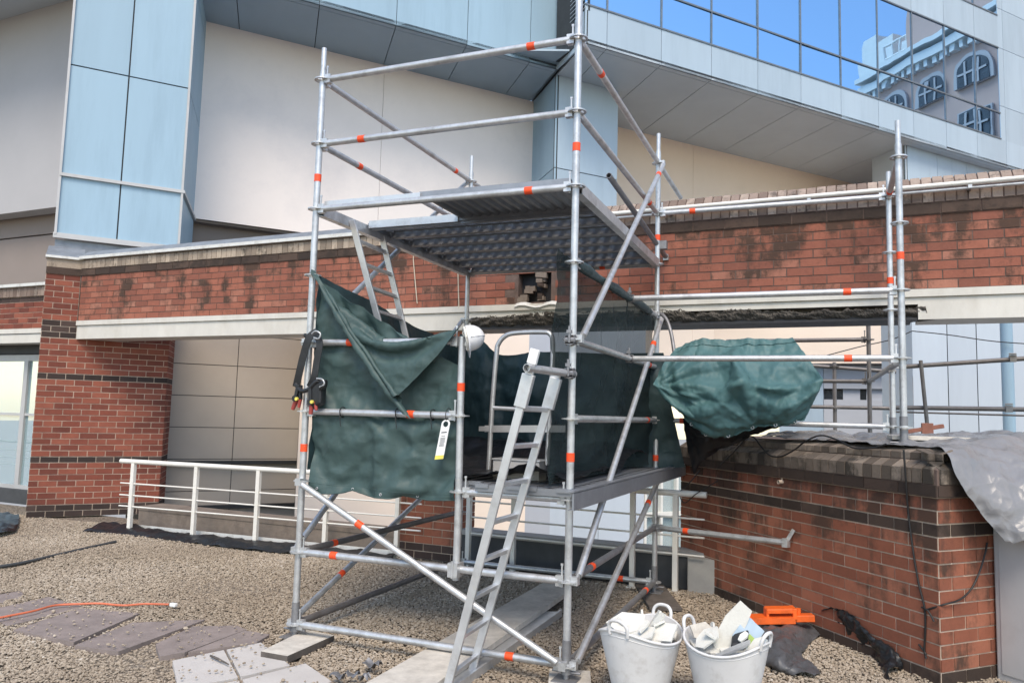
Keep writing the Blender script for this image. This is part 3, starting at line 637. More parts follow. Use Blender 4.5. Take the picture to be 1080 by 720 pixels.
# mullion positions measured along the fascia
ms = sorted((apl(px, py, Ra, NA)-Ra).dot(DA) for px, py in ((640, 51), (703, 71), (757, 88), (806, 104), (850, 118), (892, 132), (930, 144), (966, 155), (999, 166)))
step = (ms[-1]-ms[0])/8; print('mullions', [round(x, 2) for x in ms], step)
ms = [ms[0]+step*k for k in range(-1, 14)]
soffit('soffit', Ra, Ra+DA*RL, DB, dep2+.1, ms, zs, off_b)
# fascia panels
zsill = apl(700, 27, Ra, NA).z; zsill2 = apl(1000, 133, Ra, NA).z; ztr = apl(900, 64, Ra, NA).z; ztop_w = apl(1000, 28, Ra, NA).z
wend = (apl(1055, 120, Ra, NA)-Ra).dot(DA); zhead = apl(1000, 96, Ra, NA).z; ztr = apl(820, 35, Ra, NA).z
print('z sill', zsill, zsill2, 'transom', apl(820, 35, Ra, NA).z, apl(1000, 103, Ra, NA).z, 'upper', apl(960, 10, Ra, NA).z, apl(1040, 46, Ra, NA).z, 'wend', wend, 'dep', dep1, dep2)
zsill = (zsill+zsill2)/2
O2 = hvec(Ra, 0)
ztr = (apl(820, 35, Ra, NA).z+apl(1000, 103, Ra, NA).z)/2; zwt = (apl(960, 10, Ra, NA).z+apl(1040, 46, Ra, NA).z)/2
panel_wall('fascia', O2, DA, NA, 0, RL, zs, zsill, ms, [], M['blue_pale'], parent=off_b)
panel_wall('fascia', O2, DA, NA, wend, RL, zsill, zwt+3.5, ms, [zwt-.0, zsill+1.0, zwt+1.2], M['blue_pale'], parent=off_b)
hb = .95
panel_wall('fascia', O2, DA, NA, 0, wend, zwt, zwt+hb, ms, [], M['blue_pale'], parent=off_b)
for (za, zb) in ((zsill, zwt), (zwt+hb, zwt+hb+3)):
    wf_ = MB(); P = lambda s, z, o: O2+DA*s+UP*z+NA*o
    for s in [m_ for m_ in ms if 0.1 < m_ < wend-.1]: wf_.prism([P(s-.016, za, .012), P(s+.016, za, .012), P(s+.016, za, -.05), P(s-.016, za, -.05)], UP*(zb-za))
    for z in ([ztr] if za == zsill else [])+[za, zb-.03]:
        wf_.prism([P(0, z-.0, .018), P(wend, z-.0, .018), P(wend, z-.0, -.06), P(0, z-.0, -.06)], UP*.035)
    fr = wf_.build('window_frame', M['mullion'], off_b)
    xs = [0]+[m_ for m_ in ms if .1 < m_ < wend-.1]+[wend]; zz = [za, ztr, zb] if za == zsill else [za, zb]
    r2 = random.Random(11)
    for a, b in zip(xs, xs[1:]):
        for c, d in zip(zz, zz[1:]):
            gp = MB(); tl = r2.uniform(-.006, .006); tl2 = r2.uniform(-.004, .004)
            gp.prism([P(a, c, -.012+tl), P(b, c, -.012-tl), P(b, c, -.03-tl), P(a, c, -.03+tl)], UP*(d-c)+NA*tl2); gp.build('window_pane', M['mirror'], fr)
mb = MB(); mb.prism([P(.05, zs+.1, -.061), P(RL, zs+.1, -.061), P(RL, zs+.1, -1.2), P(.05, zs+.1, -1.2)], UP*9); mb.build('core', M['joint'], off_b)
# return face between the left and right fascias, with a louvre
Rr = hvec(FR_, 0); rl = (hvec(FC, 0)-Rr).length; rd = (hvec(FC, 0)-Rr).normalized(); rn = V((-rd.y, rd.x, 0)); rn = rn if rn.dot(CP-Rr) > 0 else -rn
zl = apl(604, 24, Rr, rn).z
panel_wall('fascia', Rr, rd, rn, 0, rl, zs, zl, [], [], M['blue_pale'], parent=off_b)
mb = MB()
for k in range(60):
    z = zl+.03+k*.09; mb.prism([Rr+UP*z+rn*.02, Rr+rd*rl+UP*z+rn*.02, Rr+rd*rl+UP*(z+.05)-rn*.04, Rr+UP*(z+.05)-rn*.04], UP*.012)
mb.prism([Rr+UP*zl-rn*.06, Rr+rd*rl+UP*zl-rn*.06, Rr+rd*rl+UP*zl-rn*.1, Rr+UP*zl-rn*.1], UP*6, 1); mb.build('louvre', [M['grey_panel'], M['joint']], off_b)
panel_wall('fascia', hvec(FLs, 0), DA, NA, 0, FLL, zs, zs+5, c1, [zs+2.6], M['blue'], parent=off_b)
mb = MB(); P = lambda s, z, o: hvec(FLs, 0)+DA*s+UP*z+NA*o; mb.prism([P(0, zs+.1, -.061), P(FLL-.1, zs+.1, -.061), P(FLL-.1, zs+.1, -.8), P(0, zs+.1, -.8)], UP*5); mb.build('core', M['joint'], off_b)
# second blue column under the corner
K0 = hvec(K2, 0); kw = (hvec(K2r, 0)-K0).dot(DA); kb_ = (wall0-K0).dot(-NA)/DB.dot(-NA)
zk = apl(587, 177, K2, NA).z
panel_wall('column_cladding', K0, DA, NA, 0, kw, 2.8, zs-.002, [], [zk, zk-2.2], M['blue_pale'], parent=off_b, gap=.02)
panel_wall('column_cladding', K0, DB, V((-DB.y, DB.x, 0)) if V((-DB.y, DB.x, 0)).dot(CP-K0) > 0 else V((DB.y, -DB.x, 0)), 0, kb_, 2.8, zs-.002, [], [zk, zk-2.2], M['blue'], parent=off_b, gap=.02)  # left face takes a darker blue, its shade put into the colour
# right peach wall
R0 = hvec(CW2, 0); jr = (apl(731, 180, CW2, NA)-R0).dot(DA)
panel_wall('render_wall', R0-DA*2.5, DA, NA, 0, 2.5+RL, 2.6, zs, [2.5+jr], [], M['peach'], parent=off_b, gap=.008)
# blue panels under the right end of the soffit
B0 = apl(955, 165, Ra-NA*.35, NA); B0 = hvec(B0, 0); print('B0', B0)
panel_wall('column_cladding', B0, DA, NA, 0, 7, 2.9, zs-.003, [1.35, 2.7, 4.0], [], M['blue_pale'], parent=off_b)
panel_wall('column_cladding', B0, DB, V((-DB.y, DB.x, 0)) if V((-DB.y, DB.x, 0)).dot(CP-B0) > 0 else V((DB.y, -DB.x, 0)), 0, 1.2, 2.9, zs-.003, [], [], M['grey_panel'], parent=off_b)
# ================================================================ building across the street, seen mirrored in the glazing
def mirror(p): p = V(p); return p-NA*(2*(p-Ra).dot(NA))
V0 = CP+ray(985, 97)*30; nb = V((-DB.y, DB.x, 0)); nb = nb if nb.dot(CP-V0) > 0 else -nb
def fpx(px, py): p = apl(px, py, V0, nb); return (p-V0).dot(DB), p.z
class MM(MB):
    def add(self, vs, fs, m=0, smooth=False, tint=.5): return MB.add(self, [mirror(x) for x in vs], [f[::-1] for f in fs], m, smooth, tint)
def FP(u, z, o): return hvec(V0, 0)+DB*u+UP*z+nb*o
pts = {k: fpx(*k) for k in ((985, 97), (965, 103), (945, 109), (1028, 72), (930, 98), (985, 62), (1020, 40), (910, 100), (1028, 128), (905, 60), (940, 30), (1055, 20))}
print('opp', {k: (round(a, 1), round(b, 1)) for k, (a, b) in pts.items()})
uw2, zw2 = pts[(985, 97)]; uw1 = pts[(945, 109)][0]; uw3 = pts[(1028, 72)][0]; zc = pts[(985, 62)][1]; ul = pts[(910, 100)][0]
opp = thing('city_building', mirror(FP(0, 0, 0)), 'pinkish masonry building with blue-rimmed arched windows mirrored in the office glazing', 'building')
mb = MM()
def fb(mb, u0, u1, z0, z1, o0, o1, m=0): mb.prism([FP(u0, z0, o1), FP(u1, z0, o1), FP(u1, z0, o0), FP(u0, z0, o0)], UP*(z1-z0), m)
fb(mb, -14, ul, 0, zc, -12, 0); mb.build('wall', M['pink_stone'], opp)
mb = MM(); fb(mb, -14, ul+.1, zc, zc+.35, -.5, .35); fb(mb, -14, ul+.1, zc+.5, zc+.7, -.5, .5); 
for k in range(60): fb(mb, -14+k*.36, -14+k*.36+.18, zc-.28, zc, -.1, .25)
mb.build('cornice', M['white'], opp)
mb = MM(); up0 = pts[(940, 30)][0]; fb(mb, -14, up0, zc+.7, zc+6.5, -10, -.8); mb.build('penthouse', M['pink_stone'], opp)
rW = abs(uw1-uw2)*.30
du = abs(uw1-uw2)
for k in range(-3, 4):
    uc = uw2+k*(uw1-uw2)
    if uc > ul-1: continue
    for zc_, arch in ((zw2, True), (zw2-2.0, False)):
        f_ = MM(); g_ = MM(); N = 20
        if arch:
            ring = lambda r, o: [FP(uc+r*math.cos(math.pi*(i/N)), zc_+r*math.sin(math.pi*i/N), o) for i in range(N+1)]+[FP(uc-r, zc_-rW*.8, o), FP(uc+r, zc_-rW*.8, o)]
            f_.prism(ring(rW*1.28, .02), nb*.12)
            g_.prism(ring(rW, .145), nb*.02)
        else:
            f_.prism([FP(uc-rW*1.1, zc_-rW*1.1, .02), FP(uc+rW*1.1, zc_-rW*1.1, .02), FP(uc+rW*1.1, zc_+rW, .02), FP(uc-rW*1.1, zc_+rW, .02)], nb*.1)
            g_.prism([FP(uc-rW*.95, zc_-rW, .125), FP(uc+rW*.95, zc_-rW, .125), FP(uc+rW*.95, zc_+rW*.9, .125), FP(uc-rW*.95, zc_+rW*.9, .125)], nb*.02)
        wf2 = f_.build('window', M['blue_stone'], opp); g_.build('pane', M['pane_dark'], wf2)
        b_ = MM()
        for t in (-.33, .33): fb(b_, uc+rW*t-.04, uc+rW*t+.04, zc_-rW*.8, zc_+rW*.8, .17, .2)
        fb(b_, uc-rW*.9, uc+rW*.9, zc_-.04, zc_+.04, .17, .2); b_.build('glazing_bar', M['blue_stone'], wf2)
mb = MM()
for k in range(14):
    u = up0+.4+k*.42; 
    if u < ul+.5: mb.tube(FP(u, zc+.7, -1.2), FP(u, zc+2.4, -1.2), .05, 6)
for z in (1.2, 1.8, 2.4): mb.tube(FP(up0, zc+z, -1.2), FP(ul, zc+z, -1.2), .05, 6)
for k in range(3): fb(mb, up0+.5+k*1.3, up0+1.4+k*1.3, zc+.7, zc+2.6+.6*k % 1.5, -3, -1.8)
mb.build('roof_plant', M['white'], opp)
# ================================================================ buildings seen through the openings
tp = CP+ray(250, 430)*13; t0 = hvec(tp, 0)
def spx(px, py): return (apl(px, py, tp, NA)-t0).dot(DA)
def zpx(px, py): return apl(px, py, tp, NA).z
zjs = sorted([zpx(250, 386), zpx(250, 418), zpx(250, 451)]); dzj = (zjs[2]-zjs[0])/2; zbt = zpx(250, 487)
print('tan', zjs, zbt, dzj)
o = panel_wall('panelled_wall', t0, DA, NA, spx(140, 440), 4.6, -6, 3.45, [spx(248, 430)+k*3.2 for k in (-3, -2, -1, 0, 1)], [zjs[0]+k*dzj for k in range(-6, 6)], M['tan'], gap=.012)
tag(o, 'tan panelled wall seen through the left opening beyond the railing', 'wall')
mb = MB(); Pn = lambda s, z, o: t0+DA*s+UP*z+NA*o
for z in (zbt, zpx(250, 533)): mb.prism([Pn(spx(142, 440), z-.03, .10), Pn(4.6, z-.03, .10), Pn(4.6, z-.03, .002), Pn(spx(142, 440), z-.03, .002)], UP*.055)
tag(mb.build('wall_rail', M['black_rubber']), 'black horizontal rails fixed along the tan panelled wall', 'rail')
# far pale building behind the right openings (panels along DA)
fp = CP+ray(640, 560)*15.5; f0 = hvec(fp, 0)
def sfx(px, py=450): return (apl(px, py, fp, NA)-f0).dot(DA)
far = thing('clad_building', f0, 'pale blue clad building seen beyond the scaffold through the right opening', 'building')
s_a, s_b = sfx(490), sfx(556); s_c = sfx(582); s_d = sfx(680)
panel_wall('peach_cladding', f0, DA, NA, s_a-3, s_b, -6, 4.2, [], [], M['peach'], parent=far)
panel_wall('grey_cladding', f0, DA, NA, s_b, s_c, -6, 4.2, [], [], M['lilac'], parent=far)
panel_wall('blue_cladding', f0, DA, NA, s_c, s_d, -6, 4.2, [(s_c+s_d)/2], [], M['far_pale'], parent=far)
gb = apl(700, 560, fp, NA)
glz = thing('glazed_facade', hvec(apl(682, 560, fp, NA), 0), 'bright greenish glazed facade behind the railing beside the low brick wall', 'building')
mb = MB(); Pf = lambda s, z, o: f0+DA*s+UP*z+NA*o
e0 = s_d+.02; gw = sfx(738)-e0; gh = apl(705, 478, fp, NA).z+4; r2 = random.Random(2)
mb.prism([Pf(e0, -4, -.2), Pf(e0+gw, -4, -.2), Pf(e0+gw, -4, -.3), Pf(e0, -4, -.3)], UP*gh); mb.build('back_wall', M['cream'], glz)
mb = MB()
for k in range(int(gw/.42)): mb.prism([Pf(e0+k*.42, -4, .0), Pf(e0+k*.42+.06, -4, .0), Pf(e0+k*.42+.06, -4, -.15), Pf(e0+k*.42, -4, -.15)], UP*gh)
for z in (-2.6, -1.5, -.4, gh-4.09): mb.prism([Pf(e0, z, .012), Pf(e0+gw, z, .012), Pf(e0+gw, z, -.16), Pf(e0, z, -.16)], UP*.08)
mb.build('mullion', M['white_steel'], glz)
mb = MB(); mb.prism([Pf(e0, -4, -.08), Pf(e0+gw, -4, -.08), Pf(e0+gw, -4, -.1), Pf(e0, -4, -.1)], UP*gh); mb.build('pane', M['pane_green'], glz)
# cream block and right pale-blue building beyond the low wall
cpn = CP+ray(840, 365)*20; c0 = hvec(cpn, 0)
Sx = lambda px, py, d0, n_: (apl(px, py, d0, n_)-hvec(d0, 0)).dot(WE)
zc2 = apl(840, 383, cpn, WN).z
crm = thing('office_annexe', c0, 'cream and grey annexe with a dark strip window beyond the low wall', 'building')
a_, b_ = Sx(700, 365, cpn, WN), Sx(952, 365, cpn, WN)
mb = MB(); Pc = lambda s, z, o: c0+WE*s+UP*z+WN*o
mb.prism([Pc(a_, zc2, .0), Pc(b_, zc2, .0), Pc(b_, zc2, -2), Pc(a_, zc2, -2)], UP*2.6); mb.build('upper_wall', M['peach'], crm)
a2 = Sx(868, 420, cpn, WN)
zw0, zw1 = apl(900, 421, cpn, WN).z, apl(900, 409, cpn, WN).z
mb = MB(); mb.prism([Pc(a2, -8, -.4), Pc(b_, -8, -.4), Pc(b_, -8, -2), Pc(a2, -8, -2)], UP*(zw0+8)); mb.prism([Pc(a2, zw1, -.4), Pc(b_, zw1, -.4), Pc(b_, zw1, -2), Pc(a2, zw1, -2)], UP*(zc2-zw1-.02)); mb.build('lower_wall', M['lilac'], crm)
mb = MB(); mb.prism([Pc(a2, zw0, -.7), Pc(b_, zw0, -.7), Pc(b_, zw0, -.8), Pc(a2, zw0, -.8)], UP*(zw1-zw0)); fr = mb.build('strip_window', M['pane_dark'], crm)
mb = MB(); 
for t in (.25, .55, .8): mb.prism([Pc(a2+(b_-a2)*t, zw0, -.5), Pc(a2+(b_-a2)*t+.4, zw0, -.5), Pc(a2+(b_-a2)*t+.4, zw0, -.69), Pc(a2+(b_-a2)*t, zw0, -.69)], UP*(zw1-zw0))
mb.build('pier', M['lilac'], fr)
mb = MB(); a3 = Sx(820, 420, cpn, WN); mb.prism([Pc(a3, -8, -.41), Pc(a2-.01, -8, -.41), Pc(a2-.01, -8, -2), Pc(a3, -8, -2)], UP*(zc2+7.98)); mb.build('pale_wall', M['blue_pale'], crm)
bp = CP+ray(1000, 400)*14; b0 = hvec(bp, 0)
rb = thing('panel_clad_block', b0, 'pale blue panelled block at far right behind the guard rails', 'building')
s0_, sj1, sj2 = Sx(963, 400, bp, WN), Sx(1000, 400, bp, WN), Sx(1031, 400, bp, WN)
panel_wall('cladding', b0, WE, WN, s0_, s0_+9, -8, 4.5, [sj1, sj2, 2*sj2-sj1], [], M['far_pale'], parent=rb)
mb = MB(); mb.prism([b0+WE*(s0_-.5)-UP*8-WN*.9, b0+WE*(s0_-.005)-UP*8, b0+WE*(s0_-.005)-UP*8-WN*1, b0+WE*(s0_-.5)-UP*8-WN*1], UP*12.4); mb.build('corner_return', M['grey_panel'], rb)
pp = CP+ray(1063, 400)*11; mb = MB(); mb.tube(hvec(pp, -6), hvec(pp, 3.7), .08, 16)
tag(mb.build('drain_pipe', M['blue']), 'pale blue vertical pipe in front of the far right panelled block', 'pipe')
# ================================================================ SCAFFOLD TOWER
SL, SW_ = 2.021, 2.672
def zr(i): return .12+.5*i
CN = {'FL': (0, 0), 'FR': (SL, 0), 'BL': (0, SW_), 'BR': (SL, SW_)}
def N_(c, i, dz=0): x, y = CN[c]; return V((x, y, zr(i)+dz))
TR = .0242
tower = thing('scaffold_tower', (1.0, 1.3, 0), 'two-lift galvanised ring-lock scaffold tower with orange marker bands and steel decks', 'scaffold')
def rosette(p, parent, mat='galv'):
    mb = MB(); n = 24; p = V(p)
    for z0, z1 in ((-.0045, .0045),):
        ro, ri = .062, .046
        A = [[p+V((r*math.cos(2*math.pi*k/n), r*math.sin(2*math.pi*k/n), z)) for k in range(n)] for r, z in ((ro, z0), (ro, z1), (ri, z1), (ri, z0))]
        vs = [q for ring in A for q in ring]
        fs = [((a*n)+k, (a*n)+(k+1) % n, ((a+1) % 4)*n+(k+1) % n, ((a+1) % 4)*n+k) for a in range(4) for k in range(n)]
        mb.add(vs, fs)
    for k in range(4):
        d = V((math.cos(k*math.pi/2+math.pi/4), math.sin(k*math.pi/2+math.pi/4), 0)); mb.bar(p+d*.018, p+d*.05, .022, .008)
    mb.tube(p-UP*.012, p+UP*.012, .030, 16)
    return mb.build('rosette', M[mat], parent)
def band(a, b, t, parent, r=TR, ln=.055, mat='orange'):
    d = (V(b)-V(a)).normalized(); c = V(a).lerp(V(b), t); mb = MB(); mb.tube(c-d*ln/2, c+d*ln/2, r+.0022, 18); return mb.build('orange_band', M[mat], parent)
def standard(x, y, z0, z1, rings, parent, bands=(), mat='galv', base=True, ztop_spig=.18, name='standard'):
    mb = MB(); mb.tube((x, y, z0), (x, y, z1-ztop_spig), TR, 18); mb.tube((x, y, z1-ztop_spig), (x, y, z1), TR*.80, 16, hollow=True)
    for zz in (zr(4)+.27, zr(2)+.25):
        if z0 < zz < z1-.2: mb.tube((x, y, zz), (x, y, zz+.004), TR+.002, 16)
    for k in range(3): mb.tube((x, y-TR*.7, z1-.04-.05*k), (x, y-TR*.86, z1-.04-.05*k), .006, 8)
    o = mb.build(name, M[mat], parent)
    for z in rings: rosette((x, y, z), o, mat)
    for z in bands: band((x, y, z-.5), (x, y, z+.5), .5, o)
    if base:
        mb = MB(); mb.tube((x, y, z0-.06), (x, y, z0+.02), .019, 14); mb.tube((x, y, z0+.0), (x, y, z0+.17), TR+.004, 16); mb.box((x, y, z0-.065), (.15, .15, .008)); 
        mb.tube((x-.09, y, z0-.02), (x+.09, y, z0-.02), .008, 8); mb.tube((x, y, z0-.03), (x, y, z0-.0), .034, 12); mb.build('base_jack', M['galv_dark'], o)
    return o
def zat(c, px, py): x, y = CN[c]; return t_at(V((x, y, 0)), V((x, y, 4.6)), px, py)*4.6
R9 = [zr(i) for i in range(9)]
standard(0, 0, .10, 4.37, R9, tower, [zat('FL', 339, 188), zat('FL', 320, 472)])
standard(SL, 0, .10, 4.72, R9, tower, [zat('FR', 611, 157), zat('FR', 602, 483)])
standard(0, SW_, .10, 4.40, R9, tower)
standard(SL, SW_, .10, 4.42, R9, tower, [zat('BR', 695, 250), zat('BR', 691, 482)])
def head(p, d, parent_mb):
    # wedge head clamped over the rosette plus the wedge standing up through it
    d = d.normalized(); s = d.cross(UP).normalized()
    parent_mb.box(p+d*.052, (.05, .040, .066), d, s, UP); parent_mb.box(p+d*.040+UP*.030, (.010, .007, .14), d, s, UP); parent_mb.box(p+d*.040+UP*.098, (.016, .009, .014), d, s, UP)
def ledger(a, b, parent, px=None, heads=(1, 1), mat='galv', name='ledger', dz=0):
    a, b = V(a)+UP*dz, V(b)+UP*dz; d = (b-a).normalized(); mb = MB()
    mb.tube(a+d*(.06 if heads[0] else 0), b-d*(.06 if heads[1] else 0), TR, 18, hollow=not (heads[0] and heads[1]))
    if heads[0]: head(a, d, mb)
    if heads[1]: head(b, -d, mb)
    o = mb.build(name, M[mat], parent)
    if px: band(a, b, t_at(a, b, *px), o)
    return o
def brace(a, b, parent, px=None, side=V((0, -1, 0)), mat='galv'):
    a, b = V(a)+side*.055, V(b)+side*.055; d = (b-a).normalized(); mb = MB(); mb.tube(a+d*.05, b-d*.05, TR*.93, 18)
    for p, q in ((a, d), (b, -d)):
        mb.box(p+q*.045, (.09, .012, .040), q, side, q.cross(side)); mb.box(p-side*.012+q*.01, (.045, .05, .05), V((1, 0, 0)), V((0, 1, 0)), UP)
    o = mb.build('brace', M[mat], parent)
    if px: band(a, b, t_at(a, b, *px), o, TR*.93)
    return o
# front ledgers
for i, px in ((8, (560, 51)), (7, (382, 149)), (6, (558, 199)), (1, (352, 587)), (0, (538, 692))): ledger(N_('FL', i), N_('FR', i), tower, px)
IS = V((1.246, 0, 0))
def isx(z): return 1.235+.010*z+.012*math.sin(z*2.2)
ledger(N_('FL', 4), V((1.24, .0, zr(4))), tower, (370, 363)); ledger(N_('FL', 3), V((isx(1.62), 0, zr(3))), tower, (434, 437)); ledger(V((1.262, 0, zr(2))), N_('FR', 2), tower)
# right side
ledger(N_('FR', 8), V((SL, 3.95, zr(8)+.01)), tower, (634, 77), (1, 0)); ledger(N_('FR', 7), N_('BR', 7), tower, (684, 213))
ledger(N_('FR', 5), N_('BR', 5), tower, (628, 289)); ledger(N_('FR', 4), N_('BR', 4), tower, (684, 385)); ledger(N_('FR', 3), N_('BR', 3), tower, (682, 441))
ledger(N_('FR', 1), N_('BR', 1), tower, (624, 598), mat='galv_dark'); ledger(N_('FR', 0), N_('BR', 0), tower, (680, 622), mat='galv_dark')
# left side
ledger(N_('FL', 8), V((0, 3.1, zr(8))), tower, (480, 180), (1, 0)); ledger(N_('FL', 7), N_('BL', 7), tower, (379, 175))
ledger(N_('FL', 1), N_('BL', 1), tower, (352, 573), mat='galv_worn'); ledger(N_('FL', 0), N_('BL', 0), tower, mat='galv_worn')
# back
ledger(N_('BL', 6), N_('BR', 6), tower, (636, 281)); ledger(N_('BL', 0), N_('BR', 0), tower, (654, 611)); ledger(N_('BL', 4), N_('BR', 4), tower); ledger(N_('BL', 3), N_('BR', 3), tower)
# braces
SX, SXn = V((1, 0, 0)), V((-1, 0, 0))
brace(N_('FL', 2), N_('FR', 0), tower, (384, 546))
brace(N_('FL', 0), N_('BL', 2), tower, (360, 605), SXn*.8); brace(N_('FL', 1), N_('BL', 5), tower, None, SXn*.8); brace(N_('FL', 4), N_('BL', 8), tower, None, SXn*.8)
brace(N_('FR', 0), N_('BR', 2), tower, (681, 530), SX); brace(N_('FR', 1), N_('BR', 5), tower, (687, 362), SX); brace(N_('FR', 4), N_('BR', 8), tower, (706, 190), SX)
# intermediate standard, slightly bent, standing on the front ledger
mb = MB(); mb.path([V((isx(z), -.002, z)) for z in [.55+.1*k for k in range(17)]], TR, 18)
mb.box((isx(.62), -.01, .62), (.07, .10, .09)); mb.tube((isx(.62), -.06, .57), (isx(.62), -.06, .68), .009, 8)
st = mb.build('standard', M['galv'], tower); rosette((isx(1.62), 0, 1.62), st); rosette((isx(1.12), 0, 1.12), st); band((isx(1.8), 0, 1.3), (isx(1.8), 0, 2.3), t_at((isx(1.8), 0, 1.3), (isx(1.8), 0, 2.3), 487, 408), st)
# upper deck: perforated steel planks across the tower, hung on side transoms
for x, c in ((.0, 'FL'), (SL, 'FR')):
    mb = MB()
    for dx in (-.026, .026): mb.box((x+dx, SW_/2, zr(6)+.0), (.006, SW_-.12, .075))
    mb.box((x, SW_/2, zr(6)-.036), (.055, SW_-.12, .006)); mb.box((x, SW_/2, zr(6)+.012), (.045, SW_-.12, .006))
    mb.build('transom', M['galv'], tower)
def plank(x0, x1, y0, y1, z, axis='x', rows=3, th=.06, slots=20, holes=True, mat='deck'):
    mb = MB(); ln = (x1-x0) if axis == 'x' else (y1-y0); wd = (y1-y0) if axis == 'x' else (x1-x0)
    def P(s, t, zz): return V((x0+s, y0+t, zz)) if axis == 'x' else V((x0+t, y0+s, zz))
    us = [0]; ps = ln/slots
    for k in range(slots): us += [k*ps+ps*.24, k*ps+ps*.76]
    us.append(ln); vs_ = [0]; pr = wd/rows
    for k in range(rows): vs_ += [k*pr+pr*.30, k*pr+pr*.70]
    vs_.append(wd)
    for i in range(len(us)-1):
        for j in range(len(vs_)-1):
            if holes and i % 2 == 1 and j % 2 == 1 : continue
            mb.poly([P(us[i], vs_[j], z), P(us[i+1], vs_[j], z), P(us[i+1], vs_[j+1], z), P(us[i], vs_[j+1], z)])
    for t in (0, wd):
        a, b = P(.02, t, z-th/2), P(ln-.02, t, z-th/2); mb.bar(a, b, .004, th); sgn = 1 if t == 0 else -1
        c, d = P(.02, t+sgn*.012, z-th), P(ln-.02, t+sgn*.012, z-th); mb.bar(c, d, .026, .004)
    for k in range(1, rows): a, b = P(.03, k*pr-pr*.02, z-.012), P(ln-.03, k*pr-pr*.02, z-.012); mb.bar(a, b, .022, .020)
    for s in (0.0, ln):
        for t in (.05, wd-.05):
            sg = 1 if s == 0 else -1; mb.box(P(s+sg*.01, t, z-.005), (.09, .05, .025))
        a, b = P(s, .0, z-.02), P(s, wd, z-.02); mb.bar(a, b, .008, .045)
    return mb.build('deck_plank', M[mat], tower)
zd = zr(6)+.058
for k in range(6): plank(.035, SL-.035, .68+k*.328, .68+k*.328+.318, zd)
# corrugated trapdoor panel at the front of the upper deck
mb = MB(); xs = .84; n = 60
rows_ = []
prof = []
for k in range(n+1):
    x = xs+(SL-.05-xs)*k/n; prof.append((x, zd-.004-(.016 if k % 4 in (2, 3) else 0)))
mb.grid([[V((x, y, z)) for x, z in prof] for y in (.06, .66)], smooth=False); mb.poly([V((xs, .06, zd+.012)), V((SL-.05, .06, zd+.012)), V((SL-.05, .66, zd+.012)), V((xs, .66, zd+.012))])
for y in (.055, .665): mb.box(((xs+SL-.05)/2, y, zd-.01), (SL-.05-xs, .006, .06))
mb.build('deck_plank', M['deck'], tower)
for y in (.05, .665): mb = MB(); mb.box((xs/2+.03, y, zd-.02), (xs-.03, .03, .06)); mb.build('hatch_frame', M['alu'], tower)
# lower deck planks running back through the opening
zl_ = zr(2)+.058
for k in range(6): plank(.05+k*.335, .05+k*.335+.322, .10 if k < 4 else -.04, 2.68 if k < 4 else 3.5, zl_, axis='y', slots=30)
mb = MB(); mb.bar(V((2.105, -.20, 1.125)), V((2.215, 3.95, 1.125)), .012, .10); mb.bar(V((2.085, -.20, 1.185)), V((2.195, 3.95, 1.185)), .05, .008); mb.bar(V((2.09, -.2, 1.078)), V((2.2, 3.95, 1.078)), .035, .006)
mb.build('edge_channel', M['deck'], tower)
# wall tie: open tube clamped to the back right standard, plate bolted to the brickwork
tE = ay(703, 272, 3.03); tS = ay(642, 185, 1.25)
mb = MB(); mb.tube(tS, tE, TR, 18, hollow=True); mb.build('wall_tie', M['galv_dark'], tower)
mb = MB(); mb.box(tE+V((.02, .03, 0)), (.13, .012, .16), WE, WN); mb.tube(tE+V((.055, .0, .045)), tE+V((.055, .03, .045)), .012, 6); mb.tube(tE+V((.055, .0, -.05)), tE+V((.055, .03, -.05)), .012, 6); mb.box(tE, (.05, .09, .06), WE, WN); mb.build('tie_plate', M['galv'], tower)
mb = MB(); c = tS.lerp(tE, .82); c.x = SL+.03; mb.box(c, (.11, .07, .08)); mb.build('coupler', M['galv_dark'], tower)
def coupler(p, name='coupler', sz=.085, parent=None):
    mb = MB(); p = V(p); mb.tube(p-V((.03, 0, 0)), p+V((.03, 0, 0)), .034, 12); mb.tube(p-V((0, .03, 0)), p+V((0, .03, 0)), .036, 12); mb.tube(p+V((0, -.035, -.02)), p+V((0, -.035, .085)), .009, 8); mb.box(p+V((0, -.035, .05)), (.03, .025, .02)); mb.box(p, (.06, .06, .05))
    return mb.build(name, M['galv_dark'], parent or tower)
# ---- bridge bay to the right, standing on the low wall
XA = 4.035; RA = V((XA, 1.57, 0)); RB = V((XA+.01, SW_-.02, 0))
sA = standard(XA, RA.y, 1.53, 3.90, [1.62, 2.12, 2.62, 3.12, 3.62], tower, [t_at(RA, RA+UP*5, 948, 271)*5])
sB = standard(RB.x, RB.y, 1.53, 3.84, [1.62, 2.12, 2.62, 3.12, 3.62], tower, [t_at(RB, RB+UP*5, 937, 295)*5])
ledger(N_('BR', 7), RB+UP*3.62, tower, (731, 223)); ledger(V((SL, 1.57, zr(5))), RA+UP*2.62, tower, (894, 308), (0, 1)); ledger(V((SL, 1.57, zr(4))), RA+UP*2.12, tower, (894, 377), (0, 1)); ledger(N_('BR', 3), RB+UP*1.62, tower, (720, 444))
coupler((SL, 1.57, zr(5))); coupler((SL, 1.57, zr(4)))
ledger(RA+UP*3.62, RB+UP*3.62, tower, (939, 202)); ledger(RA+UP*2.12, RB+UP*2.12, tower)
# cantilever tube towards the low wall
lt0, lt1 = N_('BR', 1), apl(829, 572, LC+N1*.06, N1); ledger(lt0, lt1, tower, (724, 561), (1, 0))
mb = MB(); d = (lt1-lt0).normalized(); s_ = d.cross(UP); mb.box(lt1, (.05, .045, .07), d, s_, UP); mb.bar(lt1, lt1+V((.06, -.02, .11)), .012, .03); mb.build('coupler', M['galv'], tower)
